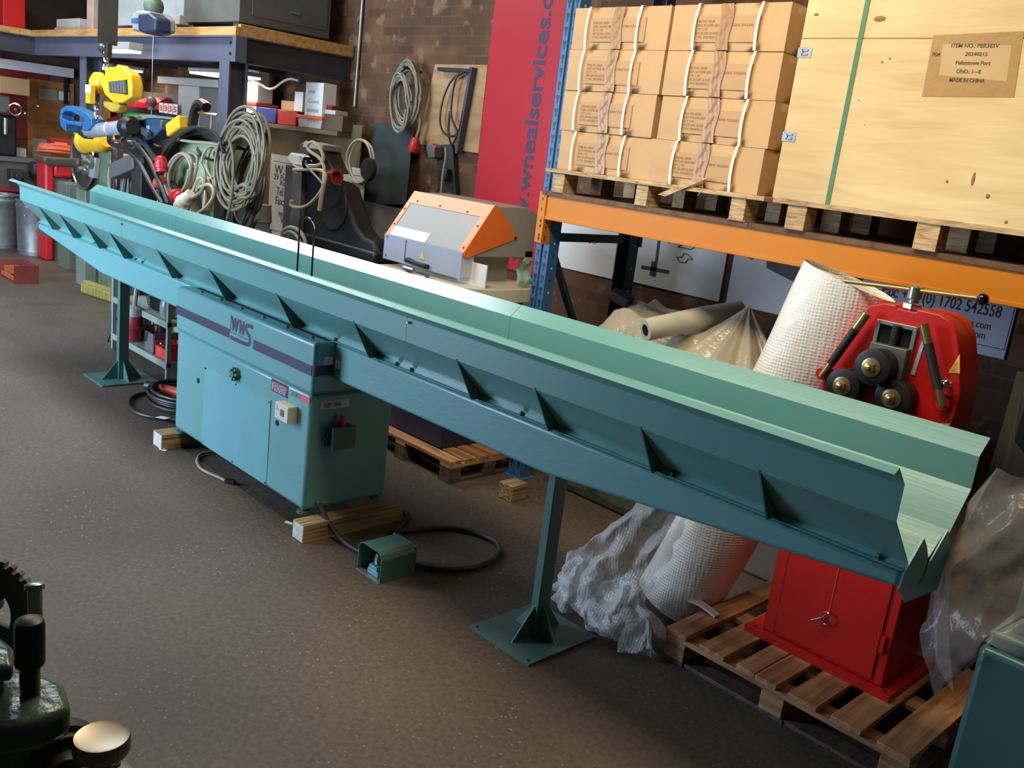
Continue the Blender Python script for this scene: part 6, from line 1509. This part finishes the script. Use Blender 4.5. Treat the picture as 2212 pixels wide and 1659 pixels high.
# ------------------------------------------------------------------ machine in the near left corner
nm = thing('gear_machine', 'dark green cast machine with black locking handle in near left corner', 'machine', (-1.15, .3, .9))
def DP(x, y, d): 
    v = _ray(x, y); return Vector(np.array([0, 0, EYE])+v/FPX*d)
hb0, hb1 = DP(68, 1502, 1.06), DP(68, 1310, 1.075)
hx, hy = hb0.x-.005, hb0.y
zt_, zb_ = hb1.z+.008, hb0.z
armz = zb_
# cast arm: rounded slab reaching left out of frame
def armpoly(g):
    P = [DP(155, 1512, 1.05), DP(140, 1472, 1.09), DP(112, 1462, 1.10), DP(60, 1474, 1.11), DP(-60, 1505, 1.12), DP(-140, 1580, 1.02), DP(0, 1565, 1.0), DP(90, 1542, 1.02)]
    return [(p.x, p.y) for p in P]
build('cast_arm', MB().prism(armpoly(0), 'z', armz-.042, armz), castgreen, nm, bevel=.010, seg=3)
build('cast_web', MB().prism([(p.x, p.y) for p in (DP(85, 1560, 1.06), DP(60, 1520, 1.12), DP(-80, 1530, 1.14), DP(-160, 1600, 1.04), DP(0, 1590, 1.02))], 'z', armz-.42, armz-.043), castgreen, nm, bevel=.01)
build('machine_body', MB().box(hx-.42, hx-.02, hy-.22, hy+.06, 0, armz-.30), castgreen, nm, bevel=.02)
lh = MB().lathe((hx, hy, zb_-.002), (0, 0, 1), [(.0095, 0), (.0095, .036), (.0105, .037), (.0155, .040), (.0162, .044), (.0162, zt_-zb_-.010), (.0145, zt_-zb_-.003), (.009, zt_-zb_)], 28)
build('locking_handle', lh, black, nm)
m = MB()
for k in range(9): m.lathe((hx, hy, zb_+.001+k*.0036), (0, 0, 1), [(.0096, 0), (.0112, .0018), (.0096, .0036)], 20)
build('screw_thread', m, darkiron, nm)
pc = DP(76, 1318, 1.13); pt = DP(75, 1275, 1.13)
build('cross_pin', MB().lathe((pc.x, pc.y, pc.z-.01), (pt-pc), [(.0085, 0), (.0085, .034), (.0115, .035), (.0115, .041), (.008, .043)], 20), steel, nm)
# knurled knob
kc = DP(220, 1590, 1.05)
KR = .0305
m = MB(); n_ = 72; P = []; fs = []
prof = [(KR*.55, -.030, 0), (KR*.96, -.020, 1), (KR, -.017, 1), (KR, -.003, 1), (KR*.97, 0, 0), (KR*.80, -.0012, 0), (KR*.1, -.0016, 0)]
for (r_, h, kn) in prof:
    for i in range(n_):
        t = 2*math.pi*i/n_; rr_ = r_*(1+(.018 if (i % 2 and kn) else 0)); P.append((kc.x+rr_*math.cos(t), kc.y+rr_*math.sin(t), kc.z+h))
for k in range(len(prof)-1):
    for i in range(n_): j = (i+1) % n_; fs.append((k*n_+i, k*n_+j, (k+1)*n_+j, (k+1)*n_+i))
fs.append(tuple((len(prof)-1)*n_+i for i in range(n_))); fs.append(tuple(range(n_))[::-1])
m.add(P, fs)
kb = build('knurled_knob', m, mat('knob_steel', (150, 140, 122), 0.36, 0.9, var=0.05), nm, ang=25)
build('knob_stem', MB().cyl((kc.x, kc.y, kc.z-.14), (kc.x, kc.y, kc.z-.028), .013, n=16), darkiron, kb)
build('knob_flange', MB().lathe((kc.x+.002, kc.y, kc.z-.075), (0, 0, 1), [(.034, 0), (.036, .003), (.036, .018), (.033, .02)], 30), steel, nm)
m = MB()
for a in (.6, 2.2, 3.9, 5.4): m.lathe((kc.x+.002+.027*math.cos(a), kc.y+.027*math.sin(a), kc.z-.056), (0, 0, 1), [(.006, 0), (.006, .003), (.003, .003), (.003, .001)], 14)
build('cap_screw', m, black_gl, nm)
# shaft wheel below the arm
wc_ = DP(128, 1640, 1.10); axv = (DP(150, 1640, 1.05)-DP(100, 1640, 1.15)).normalized(); axv.z = 0
build('shaft_collar', MB().lathe(wc_-axv*.02, axv, [(.045, 0), (.047, .003), (.047, .022), (.040, .025), (.040, .034), (.025, .036), (.022, .052)], 30), darkiron, nm)
# toothed wheel standing behind
gc = DP(-62, 1335, 1.28); gz = Vector((0, -.35, .12)); ga = Vector((.80, -.52, .28)).normalized()
gu = ga.orthogonal().normalized(); gu = (Vector((0, 0, 1))-ga*ga.z).normalized(); gv = ga.cross(gu)
NT = 40; GR = .088; P = []; fs = []
def gp_(r_, t, h): return gc+(gu*math.cos(t)+gv*math.sin(t))*r_+ga*h
outer = []
for i in range(NT):
    t0 = 2*math.pi*i/NT; s_ = 2*math.pi/NT
    outer += [(GR, t0), (GR, t0+s_*.42), (GR*.925, t0+s_*.56), (GR*.925, t0+s_*.86)]
n_ = len(outer)
for h in (-.010, .010):
    for (r_, t) in outer: P.append(gp_(r_, t, h))
    for (r_, t) in outer: P.append(gp_(GR*.80, t, h))
for i in range(n_):
    j = (i+1) % n_
    fs += [(i, j, 2*n_+j, 2*n_+i), (n_+i, n_+j, 3*n_+j, 3*n_+i), (i, j, n_+j, n_+i), (2*n_+i, 2*n_+j, 3*n_+j, 3*n_+i)]
build('gear_rim', MB().add(P, fs), mat('gear_iron', (120, 108, 94), 0.4, 0.6, var=.2), nm, smooth=False)
# web with openings: two rings joined by spokes
def ring(r0, r1, h0, h1, m):
    P = []; fs = []; n = 48
    for (r_, h) in ((r0, h0), (r1, h0), (r1, h1), (r0, h1)):
        for i in range(n): P.append(gp_(r_, 2*math.pi*i/n, h))
    for k in range(4):
        for i in range(n): j = (i+1) % n; fs.append((k*n+i, k*n+j, ((k+1) % 4)*n+j, ((k+1) % 4)*n+i))
    m.add(P, fs)
m = MB(); ring(GR*.60, GR*.81, -.009, .009, m); ring(.008, GR*.30, -.012, .014, m)
for k in range(5):
    t = 2*math.pi*k/5+.5; m.bar(gp_(GR*.25, t, 0), gp_(GR*.65, t, 0), .02, .012, up=ga)
build('gear_web', m, castgreen, nm)
build('gear_shaft', MB().cyl(gc-ga*.10, gc+ga*.02, .012, n=14), darkiron, nm)
build('gear_bracket', MB().bar(gc-ga*.03, Vector((hx-.16, hy-.05, armz-.2)), .05, .03), castgreen, nm, bevel=.006)
sb_ = [DP(0, 1440, 1.12), DP(30, 1462, 1.10), DP(28, 1480, 1.06), DP(-40, 1500, 1.05), DP(-80, 1450, 1.12)]
build('upper_arm', MB().prism([(p.x, p.y) for p in sb_], 'z', armz+.012, armz+.034), castgreen, nm, bevel=.006)
# litter on the floor
for (x, y, lab) in ((352, 972, 'white scrap of paper beside the left timber block'), (625, 1130, 'scrap of white thread near the right timber block')):
    v = PZ(x, y, 0); single('paper_scrap', MB().obox((v.x, v.y, .002), (.05, .018, .003), (1, .4, 0), (-.4, 1, 0)), paper, lab, 'scrap')
